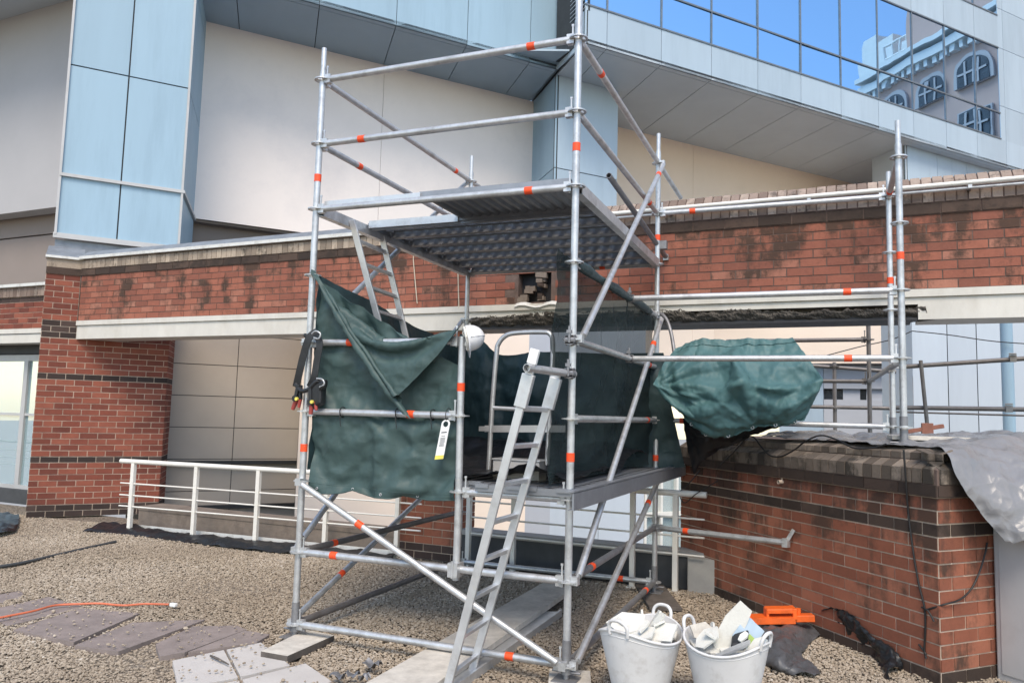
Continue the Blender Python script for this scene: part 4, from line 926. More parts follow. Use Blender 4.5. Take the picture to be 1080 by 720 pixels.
# stub tube the ladder leans on, and the coupler on the front right standard
sb0 = V((SL-.005, .05, 1.905)); sb1 = V((1.925, -.56, 1.905))
mb = MB(); mb.tube(sb0+V((0, 0, 0)), sb1, TR, 16, hollow=True); mb.build('stub_tube', M['galv'], tower); coupler((SL, -.05, 1.905)); coupler((SL, -.04, 2.115))
# curved tube behind on the bridge bay
mb = MB(); mb.path(catmull([ay(697, 331, 2.5), ay(703, 337, 2.45), ay(708, 352, 2.4), ay(711, 371, 2.35)], 5), .017, 10); mb.build('bent_tube', M['galv_dark'], tower)
# access gate: inverted U frame on the lower deck with cross bars
gy = .62
def gp(px, py): return ay(px, py, gy)
mb = MB(); mb.path(catmull([gp(515, 500), gp(519, 430), gp(523.5, 375), gp(526, 362), gp(535, 353), gp(550, 350.5), gp(572, 350), gp(580, 352), gp(583, 362), gp(582, 400), gp(577, 490)], 5), .0185, 12)
mb.tube(gp(520, 430), gp(577, 433), .016, 10); gate = mb.build('gate_frame', M['alu'], tower)
mb = MB(); a, b = gp(512, 452), gp(597, 452); mb.bar(a, b, .03, .05); mb.box(a, (.09, .04, .035)); mb.build('gate_bar', M['alu'], tower)
# ================================================================ LADDERS
def ladder(name, LB, LT, RB_, RT, n, label, first=.02, last=.98, wd=.024, dp=.050, group=None):
    t = thing(name, LB, label, 'ladder', group); LB, LT, RB_, RT = map(V, (LB, LT, RB_, RT)); ac = (RB_-LB).normalized()
    for a, b in ((LB, LT), (RB_, RT)):
        mb = MB(); mb.bar(a, b, wd, dp, up=(b-a).cross(ac)); mb.build('stile', M['alu'], t, bevel=.004)
    for k in range(n):
        f = first+(last-first)*k/(n-1); mb = MB(); p, q = LB.lerp(LT, f), RB_.lerp(RT, f); mb.bar(p, q, .028, .028, up=(LT-LB)); mb.build('rung', M['alu'], t, bevel=.004)
    return t
LZ = .0
l0 = V((1.447, -.5, -.0)); l1 = V((1.932, -.5, 1.93)); r0 = V((1.425, -.1, 0)); r1 = V((1.965, -.1, 1.93))
lad = ladder('access_ladder', l0, l1, r0, r1, 8, 'aluminium ladder leaning on the front right of the tower from the gravel', .065, .868)
ld = (l1-l0).normalized(); mb = MB(); mb.box(l1+ld*.045, (.09, .032, .058), ld, V((0, 1, 0)), ld.cross(V((0, 1, 0)))); mb.build('stile_cap', M['white'], lad, bevel=.006)
for a in (l1, r1):
    mb = MB(); d = (a-V((1.45, a.y, 0))).normalized(); mb.box(a-d*.16, (.2, .04, .075), d, V((0, 1, 0)), d.cross(V((0, 1, 0)))); mb.build('stile_sleeve', M['alu'], lad, bevel=.005)
u0a, u0b = ay(371, 232, .40), ay(402, 246, .92)
v0a, v0b = ay(412, 387, .60), ay(437, 392, 1.10)
ladder('access_ladder', v0a, u0a, v0b, u0b, 6, 'aluminium ladder hanging from the hatch of the upper deck behind the green tarpaulin', .06, .86)
# low grey box on the deck by the gate
bx = thing('storage_box', gp(548, 505), 'flat grey metal box standing on the lower deck inside the access gate', 'box')
mb = MB(); c = gp(545, 494)+V((.03, -.02, -.02)); mb.box(c, (.36, .16, .17)); mb.build('body', M['cabinet'], bx, bevel=.008)
mb = MB(); mb.box(c+UP*.088, (.375, .175, .012)); mb.box(c+UP*-.05+V((0, -.083, 0)), (.30, .006, .02)); mb.build('lid', M['alu'], bx, bevel=.003)
# ================================================================ RAILINGS
def railing(label, a, b, post_s, parent_name='railing', zt=.90, mids=(.62, .47, .33), ends=(0, 0)):
    a, b = V(a), V(b); e = (b-a).normalized(); t = thing(parent_name, a, label, 'railing'); Ln = (b-a).length
    mb = MB(); mb.tube(a+UP*zt, b+UP*zt, .030, 16); mb.build('handrail', M['white_steel'], t)
    for z in mids: mb = MB(); mb.tube(a+UP*z+e*.02, b+UP*z-e*.02, .0095, 10); mb.build('rail', M['white_steel'], t)
    for s in post_s: mb = MB(); mb.box(a+e*s+UP*(zt/2), (.05, .05, zt-.03), e, e.cross(UP)); mb.box(a+e*s+UP*.006, (.1, .1, .012), e, e.cross(UP)); mb.build('post', M['white_steel'], t, bevel=.003)
    return t
ra, rb_ = V((-4.98, 2.85, 0)), V((-.62, 3.02, 0))
railing('white steel railing in front of the left opening, beside the maroon pier', ra, rb_, [.22, 1.23, 2.16, 3.12, 4.05], zt=.90)
qa, qb = V((-.10, 3.0, 0)), V((2.47, 2.86, 0))
railing('white steel railing in shade behind the tower, ending beside the low wall', qa, qb, [.05, .58, 1.86, 2.28], zt=.93, mids=(.70, .53, .36))
# ---------------------------------------------------------------- hanging cloth: a small position-based drape
def drape(X0, du, dv, pins, colliders=(), steps=140, iters=14, g=9.8, bend=.35, seed=1, noise_amt=.004, damp=.985, dt=.016, fric=.7, rest=None):
    X = np.array(X0, float); R_, C_ = X.shape[:2]; rg_ = np.random.default_rng(seed); X += rg_.normal(0, noise_amt, X.shape)
    W_ = np.ones((R_, C_)); tgt = {}
    Xr = np.array(X0, float).reshape(-1, 3)
    for (i, j), p in pins.items(): W_[i, j] = 0; X[i, j] = p
    Pv = X.copy(); dg = math.hypot(du, dv)
    links = []
    for (oi, oj, L_, k) in ((0, 1, du, 1), (1, 0, dv, 1), (1, 1, dg, .6), (1, -1, dg, .6), (0, 2, 2*du, bend), (2, 0, 2*dv, bend)):
        for ph_ in range(2*max(abs(oi), abs(oj), 1)):
            I, J = np.meshgrid(np.arange(R_-oi), np.arange(max(0, -oj), C_-max(0, oj)), indexing='ij'); I, J = I.ravel(), J.ravel()
            s_ = (I if oi else J); st = max(oi, oj) if oi*oj >= 0 else 1
            sel = ((s_//max(1, (oi or abs(oj)))) % 2 == ph_ % 2) if ph_ < 2 else np.zeros(len(I), bool)
            if not sel.any(): continue
            I2, J2 = I[sel], J[sel]; links.append((I2*C_+J2, (I2+oi)*C_+J2+oj, L_ if rest is None else np.linalg.norm(Xr[I2*C_+J2]-Xr[(I2+oi)*C_+J2+oj], axis=1)*rest, k))
    Wf = W_.ravel(); X = X.reshape(-1, 3); Pv = Pv.reshape(-1, 3); fixed = Wf == 0; Xf = X[fixed].copy()
    for s in range(steps):
        vel = (X-Pv)*damp; Pv = X.copy(); X = X+vel*(~fixed)[:, None]; X[~fixed, 2] -= g*dt*dt
        for it in range(iters):
            for a, b, L_, k in links:
                d = X[b]-X[a]; ln = np.sqrt((d*d).sum(1))+1e-9; w = Wf[a]+Wf[b]; c = (ln-L_)/ln*k/np.maximum(w, 1e-9)
                if k < .5: c = np.where(ln < L_, c, 0)
                c = np.where(w > 0, c, 0)[:, None]*d; X[a] += c*Wf[a][:, None]; X[b] -= c*Wf[b][:, None]
        for col in colliders:
            X2 = col(X); mv = np.abs(X2-X).sum(1) > 1e-7; Pv[mv] = Pv[mv]*(1-fric)+X2[mv]*fric; X = X2
        X[fixed] = Xf
    return [[V(X[i*C_+j]) for j in range(C_)] for i in range(R_)]
def col_cyl(a, b, r):
    a, b = np.array(a, float), np.array(b, float); d = b-a; L2_ = d@d
    def f(X):
        t = np.clip(((X-a)@d)/L2_, 0, 1)[:, None]; q = a+t*d; v = X-q; ln = np.sqrt((v*v).sum(1))[:, None]+1e-9
        return np.where(ln < r, q+v/ln*r, X)
    return f
def col_half(p, n):      # keep on the side n points to
    p, n = np.array(p, float), np.array(n, float)
    def f(X): d = (X-p)@n; return X-np.minimum(d, 0)[:, None]*n
    return f
def col_box(o, ax, lo, hi):   # oriented box: push out through the nearest face (never the bottom)
    o = np.array(o, float); A_ = np.array([list(v) for v in ax], float); lo, hi = np.array(lo, float), np.array(hi, float)
    inv = np.linalg.inv(A_.T)
    def f(X):
        q = (X-o)@inv.T; ins = ((q > lo) & (q < hi)).all(1)
        if not ins.any(): return X
        qi = q[ins]; d = np.concatenate([qi-lo, hi-qi], 1); d[:, 2] = 9; k = d.argmin(1); r_ = np.arange(len(qi))
        for s in range(3): m_ = k == s; qi[m_, s] = lo[s]; m_ = k == s+3; qi[m_, s] = hi[s]
        Y = X.copy(); Y[ins] = o+qi@A_; return Y
    return f
def smooth2(P, n=1):
    A_ = np.array([[list(p) for p in r] for r in P])
    R_, C_ = A_.shape[:2]; k = 2
    B_ = np.empty((2*R_-1, C_, 3)); B_[::2] = A_; B_[1::2] = (A_[1:]+A_[:-1])/2
    D_ = np.empty((2*R_-1, 2*C_-1, 3)); D_[:, ::2] = B_; D_[:, 1::2] = (B_[:, 1:]+B_[:, :-1])/2
    E_ = D_.copy(); E_[1:-1, 1:-1] = D_[1:-1, 1:-1]*.5+(D_[:-2, 1:-1]+D_[2:, 1:-1]+D_[1:-1, :-2]+D_[1:-1, 2:])*.125
    return [[V(p) for p in r] for r in E_]
def lin(a, b, n): return [V(a).lerp(V(b), i/(n-1)) for i in range(n)]
# ================================================================ TARPAULINS
FOLD = lambda P, a, s, seed, an=(1, 1, 1): crumple(P, a, s, seed, an)
def tri(x): return abs((x % 1)-.5)*2
# under sheet on the front, behind the two middle ledgers, tied at uneven points
nC, nR = 40, 46
tl, tr_, bl, br = V((.04, .035, 2.58)), V((1.24, .035, 1.93)), V((.05, .03, 1.045)), V((1.21, .03, 1.06))
X0 = [[(tl.lerp(tr_, j/(nC-1))).lerp(bl.lerp(br, j/(nC-1)), i/(nR-1))+V((0, .012*math.sin(j*.9+i*.35)+.01*math.sin(i*.7), 0)) for j in range(nC)] for i in range(nR)]
pins = {}
for j in (0, 5, 13, 20, 28, 34, nC-1): pins[(0, j)] = X0[0][j]+V((0, 0, .012*(j % 2)))
for i in (7, 15, 24, 29, 38, nR-1): pins[(i, 0)] = X0[i][0]; pins[(i, nC-1)] = X0[i][nC-1]
im = round((nR-1)*.61)
for j in (3, 9, 16, 24, 33): pins[(im, j)] = X0[im][j]+V((0, .0, .006*(j % 3)))
pins[(nR-1, 12)] = X0[nR-1][12]+V((.01, -.02, .02)); pins[(nR-1, 26)] = X0[nR-1][26]+V((-.012, .01, .012))
P = drape(X0, (tr_-tl).length/(nC-1)*.945, (bl-tl).length/(nR-1)*1.0, pins, [col_cyl((0, 0, zr(3)), (1.25, 0, zr(3)), TR+.004)], steps=60, seed=3, g=1.5, rest=1.012)
P = smooth2(P); P = FOLD(P, .010, 2.6, 3, (1, 1, 1.8)); P = FOLD(P, .003, 12, 4)
mb = MB(); mb.sheet(P, .003); fsheet = tag(mb.build('tarpaulin', M['tarp']), 'dark green tarpaulin stretched flat across the left front of the tower', 'tarpaulin')
for j in (9, 24, 33):     # ties round the middle ledger and a hem with eyelets
    x = X0[im][j].x; mb = MB(); mb.path([V((x+.004*math.sin(a_*2), .0+.036*math.cos(a_), zr(3)+.036*math.sin(a_))) for a_ in [2*math.pi*k_/16 for k_ in range(16)]], .004, 6, closed=True); mb.path([V((x, -.036, zr(3)-.01)), V((x+.01, -.045, zr(3)-.05)), V((x+.016, -.04, zr(3)-.10))], .003, 6); mb.build('tie_cord', M['cable'], fsheet)
for j in range(5, len(P[0])-2, 18):
    q = P[-3][j]+V((0, -.006, 0)); mb = MB(); mb.path([q+V((.008*math.cos(a_), 0, .008*math.sin(a_))) for a_ in [2*math.pi*k_/14 for k_ in range(14)]], .0028, 6, closed=True); mb.build('eyelet', M['galv'], fsheet)
mb = MB(); mb.path([p+V((0, -.004, .004)) for p in P[-1]], .006, 6); mb.path([p+V((0, -.003, 0)) for p in P[-5]], .0022, 5); mb.build('hem', M['tarp'], fsheet)
# loose flap: a square hung by two corners, doubled over along its diagonal
n = 44
A_, B_ = V((.015, -.045, 2.655)), V((1.235, -.05, 2.205)); M_ = A_.lerp(B_, .60); T_ = ay(433, 442, -.07)
X0 = []
for i in range(n):
    row = []
    for j in range(n):
        a, b = i/(n-1), j/(n-1)          # a=b=0 at A, a=b=1 at B; (1,0) is the front tip, (0,1) the back tip
        s_, t_ = (a+b)/2, a-b
        base = A_.lerp(B_, s_)-UP*(.13*math.sin(math.pi*s_))
        tip = (T_-M_) if t_ > 0 else V((.02, .16, -.34))
        row.append(base+tip*abs(t_)+V((0, -.06*math.sin(math.pi*min(1, abs(t_)))*(1 if t_ > 0 else 0)-.02*math.sin(s_*22)*(1-abs(t_)), 0)))
    X0.append(row)
side = .868
pins = {(0, 0): A_, (1, 0): A_+V((.005, -.012, -.03)), (0, 1): A_+V((.02, .02, -.01)), (n-1, n-1): B_, (n-1, n-2): B_+V((-.005, -.012, -.02)), (n-2, n-1): B_+V((-.01, .02, -.005)), (n-1, 0): T_, (0, n-1): A_.lerp(B_, .55)+V((.02, .20, -.55)), (2, n-1-22): A_.lerp(B_, .2)+V((.02, .14, -.25)), (22, n-3): A_.lerp(B_, .8)+V((.0, .12, -.22))}
P = drape(X0, side/(n-1)*1.06, side/(n-1)*1.06, pins, [col_cyl((0, 0, zr(4)), (1.25, 0, zr(4)), TR+.012), col_cyl((0, 0, zr(3)), (1.25, 0, zr(3)), TR+.012)], steps=110, iters=26, g=4, seed=8, bend=.15)
P = smooth2(P); P = FOLD(P, .007, 7, 5)
mb = MB(); mb.sheet(P, .003); tag(mb.build('tarpaulin', M['tarp']), 'loose green tarpaulin flap slung between the front left and short standards', 'tarpaulin')
# left side and back sheets, inside faces seen
cs = [[V((.03, .02, 2.62)), V((.03, .7, 2.54)), V((.02, 1.4, 2.43)), V((.03, 2.1, 2.36)), V((.04, 2.66, 2.33))],
      [V((.03, .02, 2.0)), V((.06, .7, 1.95)), V((.04, 1.4, 1.9)), V((.06, 2.1, 1.9)), V((.04, 2.66, 1.9))],
      [V((.03, .02, 1.20)), V((.05, .7, 1.2)), V((.03, 1.4, 1.2)), V((.05, 2.1, 1.2)), V((.04, 2.66, 1.2))]]
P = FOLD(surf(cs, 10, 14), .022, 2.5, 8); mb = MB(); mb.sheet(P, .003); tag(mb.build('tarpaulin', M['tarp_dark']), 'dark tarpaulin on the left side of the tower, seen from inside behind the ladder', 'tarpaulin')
Yb = 2.60
cs = [[ay(486, 352, Yb), ay(510, 360, Yb), ay(528, 374, Yb-.02), ay(560, 372, Yb), ay(590, 371, Yb-.03), ay(640, 373, Yb), ay(700, 372, Yb)],
      [ay(486, 410, Yb), ay(510, 412, Yb-.05), ay(530, 415, Yb+.04), ay(560, 412, Yb-.08), ay(592, 415, Yb), ay(640, 412, Yb-.06), ay(706, 415, Yb)],
      [ay(486, 450, Yb), ay(510, 452, Yb), ay(532, 455, Yb), ay(560, 455, Yb-.05), ay(594, 455, Yb-.02), ay(640, 455, Yb-.03), ay(714, 455, Yb+.1)],
      [ay(484, 492, Yb), ay(510, 495, Yb), ay(532, 498, Yb), ay(560, 497, Yb-.08), ay(596, 495, Yb), ay(640, 495, Yb-.05), ay(722, 492, Yb+.2)]]
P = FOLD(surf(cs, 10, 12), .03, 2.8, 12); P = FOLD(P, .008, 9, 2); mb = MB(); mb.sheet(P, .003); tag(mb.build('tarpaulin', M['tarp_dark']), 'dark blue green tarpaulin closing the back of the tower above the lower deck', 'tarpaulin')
# shade net on the right side
XN = SL-.07
cs = [[V((XN-.03, -.09, 2.70)), V((XN, .5, 2.65)), V((XN+.02, 1.3, 2.63)), V((XN+.03, 2.0, 2.63)), V((XN+.06, 2.6, 2.63))],
      [V((XN-.05, -.06, 2.1)), V((XN-.05, .6, 2.1)), V((XN, 1.3, 2.1)), V((XN-.04, 2.0, 2.1)), V((XN+.04, 2.6, 2.1))],
      [V((XN-.06, -.05, 1.6)), V((XN-.10, .6, 1.6)), V((XN-.04, 1.3, 1.62)), V((XN-.09, 2.0, 1.6)), V((XN+.03, 2.6, 1.6))],
      [V((XN-.10, .0, 1.20)), V((XN-.12, .6, 1.20)), V((XN-.05, 1.3, 1.20)), V((XN-.1, 2.0, 1.20)), V((XN+.02, 2.6, 1.20))]]
P = FOLD(surf(cs, 12, 14), .035, 2.6, 21); mb = MB(); mb.grid(P); tag(mb.build('shade_net', M['net']), 'see-through dark green shade net along the right side of the tower', 'net')
mb = MB(); mb.path([V((SL, .03+.26*k, zr(5)+.004*math.sin(k*2))) for k in range(10)], [.031+.007*math.sin(k*1.9) for k in range(10)], 12); tag(mb.build('rolled_net', M['tarp_dark']), 'dark net rolled around the side ledger above the shade net', 'net')
# crumpled black sheets on the lower deck
cs = []
rr = random.Random(4)
for j in range(6):
    cs.append([V((.1+1.85*i/7, .15+2.35*j/5, 1.215+.11*rr.random()*(1 if 0 < i < 7 else .3)+(.10 if j > 3 else 0))) for i in range(8)])
P = FOLD(surf(cs, 7, 7), .03, 5, 31); mb = MB(); mb.sheet(P, .003); tag(mb.build('plastic_sheet', M['sheet_black']), 'crumpled black sheet spread over the lower deck', 'sheet')
# bundle on the bridge bay
def bun(px, py, y): return ay(px, py, y)
nC, nR = 56, 40
poly_ = lambda pts: [V(p) for p in pts]
ed_t = poly_([bun(712, 368, 2.3), bun(724, 361, 2.3), bun(739, 357, 2.3), bun(764, 358.5, 2.3), bun(788, 356.5, 2.3), bun(812, 358, 2.3), bun(836, 356, 2.3)])
ed_m = poly_([bun(689, 406, 1.98), bun(712, 408, 1.90), bun(740, 408, 1.86), bun(775, 408, 1.84), bun(808, 406, 1.86), bun(840, 402, 1.92), bun(869, 401, 2.0)])
ed_b = poly_([bun(716, 431, 2.1), bun(730, 447, 2.1), bun(746, 459, 2.1), bun(772, 458, 2.12), bun(802, 448, 2.1), bun(828, 446, 2.1), bun(848, 442, 2.15)])
def pick(c, t): k = t*(len(c)-1); i = int(min(k, len(c)-2)); return c[i].lerp(c[i+1], k-i)
X0 = []
for i in range(nR):
    v = i/(nR-1); row = []
    for j in range(nC):
        u = j/(nC-1); a, b, c = pick(ed_t, u), pick(ed_m, u), pick(ed_b, u)
        p = a.lerp(b, v*2) if v < .5 else b.lerp(c, v*2-1)
        row.append(p+V((0, -.03*math.sin(u*26+v*3)*math.sin(math.pi*v), 0)))
    X0.append(row)
pins = {}
for j in range(0, nC, 3): pins[(0, j)] = X0[0][j]
for i in range(nR): pins[(i, 0)] = X0[i][0]; pins[(i, nC-1)] = X0[i][nC-1]
for j in range(0, nC, 4): pins[(nR-1, j)] = X0[nR-1][j]
im = round(.5*(nR-1))
for j in (0, nC-1): pins[(im, j)] = X0[im][j]
pins[(round(.45*(nR-1)), round(.55*(nC-1)))] = X0[round(.45*(nR-1))][round(.55*(nC-1))]+V((0, -.02, .02))
wu = sum((X0[nR//2][j+1]-X0[nR//2][j]).length for j in range(nC-1))/(nC-1); wv = sum((X0[i+1][nC//2]-X0[i][nC//2]).length for i in range(nR-1))/(nR-1)
P = drape(X0, wu*1.03, wv*1.03, pins, [col_cyl((1.9, 1.57, zr(4)), (4.1, 1.57, zr(4)), .05), col_cyl((1.9, 2.2, 2.02), (4.1, 2.2, 2.02), .16), col_half((0, 1.66, 0), (0, 1, 0))], steps=70, seed=4, bend=.15, g=2.5, rest=1.03, iters=20)
P = smooth2(P); k1, k2, k3 = bun(692, 406, 1.96), bun(800, 452, 2.1), bun(745, 352, 2.3)
for i, r_ in enumerate(P):
    for j, p in enumerate(r_):
        f = 0
        for q, kk, am in ((k1, 7, .055), (k2, 5, .05), (k3, 4, .045)):
            dx_, dz_ = p.x-q.x, p.z-q.z; rr_ = math.hypot(dx_, dz_); th_ = math.atan2(dz_, dx_)+.10*noise.noise(V((p.x*3, p.z*3, kk)))
            f += am*(tri(th_*kk/math.pi)-.5)*min(1, rr_*3.2)*math.exp(-rr_*1.15)*1.6
        e_ = min(1, 4*min(i, len(P)-1-i)/len(P)+.15)
        r_[j] = p+V((0, -f*e_, 0))
P = FOLD(P, .012, 4, 9); P = FOLD(P, .006, 12, 19)
back = [[p for p in P[-1]], [V((p.x, 2.5, p.z+.08)) for p in P[-1]], [V((p.x, 2.5, p.z-.12)) for p in P[0]], [p for p in P[0]]]
back = surf(back, 1, 8)
mb = MB(); mb.grid([r_[::-1] for r_ in back])
mb.grid(P)
bun_o = tag(mb.build('tarpaulin', M['tarp_teal']), 'teal green tarpaulin bundle draped over the bridge tubes to the right', 'tarpaulin')
mb = MB(); mb.path([p+V((0, -.005, 0)) for p in P[-1]], .008, 6); mb.path([p+V((0, -.004, 0)) for p in P[4]], .004, 6); mb.build('hem', M['tarp_teal'], bun_o)
for j in range(4, len(P[0]), 16):
    q = P[-3][j]+V((0, -.008, .0)); mb = MB(); mb.path([q+V((.012*math.cos(a_), 0, .012*math.sin(a_))) for a_ in [2*math.pi*k_/14 for k_ in range(14)]], .004, 6, closed=True); mb.build('eyelet', M['galv'], bun_o)
for px_ in (752, 800): q = bun(px_, 447, 2.4); mb = MB(); mb.path([V((q.x, SW_-.01+.05*math.cos(a_)-.02, 1.62+.05*math.sin(a_))) for a_ in [2*math.pi*k_/14 for k_ in range(14)]]+[V((q.x, 2.3, 1.66)), V((q.x+.01, 2.12, 1.68))], .005, 6); mb.build('tie_cord', M['cable'], bun_o)
# black sheet sagging from the bundle on to the left end of the low wall
cs = [[bun(722, 440, 2.5), bun(745, 452, 2.3), bun(775, 455, 2.2), bun(800, 446, 2.2), bun(832, 444, 2.2)],
      [bun(724, 462, 2.6), bun(745, 466, 2.5), bun(768, 462, 2.4), bun(790, 455, 2.4), bun(815, 450, 2.4)],
      [bun(732, 500, 2.75), bun(740, 484, 2.7), bun(757, 474, 2.6), bun(776, 466, 2.5), bun(800, 457, 2.5)]]
P = FOLD(surf(cs, 9, 9), .03, 5, 23); mb = MB(); mb.sheet(P, .003); tag(mb.build('plastic_sheet', M['sheet_black']), 'black sheet sagging from the teal bundle on to the low wall', 'sheet')
# silver sheet over the low wall and the cabinet
def lwp(a, b, z): return LC+D1*a+D2*b+UP*z
cs = [[lwp(2.0, .14, 1.50), lwp(2.0, .40, 1.53), lwp(2.0, .8, 1.52), lwp(1.9, 1.3, 1.51), lwp(1.8, 2.3, 1.5)],
      [lwp(1.45, .07, 1.49), lwp(1.4, .40, 1.55), lwp(1.35, .8, 1.54), lwp(1.3, 1.3, 1.52), lwp(1.2, 2.3, 1.5)],
      [lwp(1.05, .13, 1.495), lwp(1.0, .42, 1.52), lwp(.95, .85, 1.55), lwp(.9, 1.4, 1.55), lwp(.9, 2.3, 1.5)],
      [lwp(.6, .06, 1.49), lwp(.55, .42, 1.52), lwp(.5, .9, 1.57), lwp(.5, 1.5, 1.58), lwp(.5, 2.4, 1.55)],
      [lwp(.22, .12, 1.49), lwp(.18, .45, 1.525), lwp(.12, .9, 1.57), lwp(.1, 1.5, 1.58), lwp(.1, 2.4, 1.55)],
      [lwp(.03, .10, 1.475), lwp(.0, .5, 1.49), lwp(-.06, .95, 1.51), lwp(-.1, 1.5, 1.52), lwp(-.1, 2.4, 1.5)],
      [lwp(-.07, .08, 1.34), lwp(-.16, .48, 1.37), lwp(-.24, .95, 1.38), lwp(-.3, 1.5, 1.4), lwp(-.3, 2.4, 1.4)],
      [lwp(-.12, .15, 1.18), lwp(-.30, .50, 1.21), lwp(-.44, .95, 1.22), lwp(-.5, 1.5, 1.22), lwp(-.5, 2.4, 1.2)],
      [lwp(-.19, .25, 1.03), lwp(-.40, .52, 1.05), lwp(-.58, .95, 1.05), lwp(-.62, 1.5, 1.05), lwp(-.62, 2.4, 1.0)],
      [lwp(-.25, .31, .93), lwp(-.46, .54, .95), lwp(-.62, .95, .94), lwp(-.66, 1.5, .95), lwp(-.66, 2.4, .9)]]
P = surf(cs, 16, 9); R_, C_ = len(P), len(P[0])
for i in range(R_):
    for j in range(C_):
        u, v = j/(C_-1), i/(R_-1); w1 = .6*noise.noise(V((u*4, v*4, 8)))
        P[i][j] = P[i][j]+(UP*.03+N2*.03*max(0, v-.5))*((tri(u*6+v*3+w1)-.5)*min(1, .4+v))*min(1, j/4)
P = FOLD(P, .022, 3.0, 41); P = FOLD(P, .008, 9, 42)
for t_ in ((1.05, .13), (.22, .12), (-.09, .22), (-.33, .41), (-.40, .46)): pass
print('silver', [tuple(round(q) for q in proj(r_[0])) for r_ in cs])
mb = MB(); mb.sheet(P, .003); tag(mb.build('tarpaulin', M['tarp_silver']), 'shiny silver grey tarpaulin draped over the low wall corner and the cabinet', 'tarpaulin')
# ================================================================ SMALL THINGS ON THE TOWER
hx = V((isx(2.15)+.02, -.02, 2.10))
hat = thing('hard_hat', hx, 'white hard hat hung on top of the short front standard', 'hard hat')
mb = MB(); ax_ = V((.86, .46, .20)).normalized(); s1_, s2_ = frame(ax_); hc = hx+V((.045, -.02, .035)); rows_ = []
for i in range(11):
    th = i/10*math.pi/2; rows_.append([hc+ax_*(.106*math.cos(th))+(s1_*math.cos(2*math.pi*k/24)*.102+s2_*math.sin(2*math.pi*k/24)*.088)*math.sin(th) for k in range(25)])
mb.grid(rows_); 
for sc_ in (.985,): mb.grid([[hc+(p-hc)*.95 for p in row][::-1] for row in rows_])
mb.path([hc+ax_*(.106*math.cos(t_))+s1_*.102*math.sin(t_) for t_ in (.05, .5, 1, 1.5)], .006, 8); mb.build('shell', M['hat'], hat)
mb = MB(); rows_ = []
for i in range(4):
    rows_.append([hc-ax_*(.004*i)+(s1_*math.cos(a_)*(.102+.045*i/3*max(0, -math.cos(a_-1.2)))+s2_*math.sin(a_)*(.088+.045*i/3*max(0, -math.cos(a_-1.2)))) for a_ in [2*math.pi*k/32 for k in range(33)]])
mb.sheet(rows_, .003); mb.build('brim', M['hat'], hat)
mb = MB()
for k in range(4): mb.path(catmull([hc-ax_*.01+(s1_*math.cos(k*1.57+.4)+s2_*math.sin(k*1.57+.4))*.09, hc-ax_*.03+(s1_*math.cos(k*1.57+.9)+s2_*math.sin(k*1.57+.9))*.05, hc+ax_*.02], 5), .006, 6)
mb.path([hc-ax_*.02+(s1_*math.cos(a_)*.085+s2_*math.sin(a_)*.075) for a_ in [2*math.pi*k/20 for k in range(21)]], .010, 6); mb.build('harness', M['plaster'], hat)
# scaffold tag
tgt = ay(471, 443, -.045); tgb = ay(463, 484, -.05); tw = V((.064, 0, 0.008))
tagt = thing('scaffold_tag', tgt, 'white hanging inspection tag with grey print and a yellow foot on the front ledger', 'tag')
mb = MB(); dn = (tgb-tgt); sx = tw.normalized(); nn = V((0, -1, 0)); n = 28
outl = []
for k in range(n+1): a_ = math.pi*k/n; outl.append(tgt+sx*.032*math.cos(a_)+UP*.03*math.sin(a_)+dn*.10)
hole = [tgt+dn*.10+sx*.019*math.cos(math.pi*2*k/n)+UP*.019*math.sin(math.pi*2*k/n)+UP*-.002 for k in range(n)]
for fz in (0, -.002):
    o_ = nn*-fz
    for k in range(n):
        a_ = k/n*math.pi; mb.poly([outl[k]+o_, outl[k+1]+o_, tgt+dn*.10+sx*.019*math.cos(math.pi*(k+1)/n)+UP*.019*math.sin(math.pi*(k+1)/n)+o_, tgt+dn*.10+sx*.019*math.cos(a_)+UP*.019*math.sin(a_)+o_])
    lo = [tgt+dn*.10+sx*.019*math.cos(-math.pi*k/n)+UP*.019*math.sin(-math.pi*k/n)+o_ for k in range(n+1)]
    mb.poly([outl[0]+o_]+lo+[outl[n]+o_, tgt+dn*.22-sx*.032+o_, tgt+dn*.22+sx*.032+o_])
    mb.poly([tgt+dn*.22-sx*.032+o_, tgt+dn*.22+sx*.032+o_, tgb+sx*.032+o_, tgb-sx*.032+o_])
mb.build('card', M['white'], tagt)
mb = MB(); mb.poly([tgb-sx*.032+nn*.003, tgb+sx*.032+nn*.003, tgb+sx*.032-dn*.10+nn*.003, tgb-sx*.032-dn*.10+nn*.003]); mb.build('yellow_foot', M['yellow'], tagt)
mb = MB()
for k, (f0_, wd_) in enumerate(((.31, .8), (.325, .8), (.41, .55), (.46, .7), (.49, .72), (.52, .66), (.55, .7), (.58, .72), (.61, .6), (.64, .7), (.67, .7))):
    c = tgt+dn*f0_+nn*.003; mb.poly([c-sx*.026*wd_, c+sx*.026*wd_, c+sx*.026*wd_-dn*.014, c-sx*.026*wd_-dn*.014])
mb.build('print', M['print'], tagt)
mb = MB(); mb.path([tgt+V((0, -.012, .02))+V((0, .045*math.cos(a_)+.04, .045*math.sin(a_)+.015)) for a_ in [2*math.pi*k/16 for k in range(16)]], .003, 6, closed=True); mb.build('tie', M['black_rubber'], tagt)
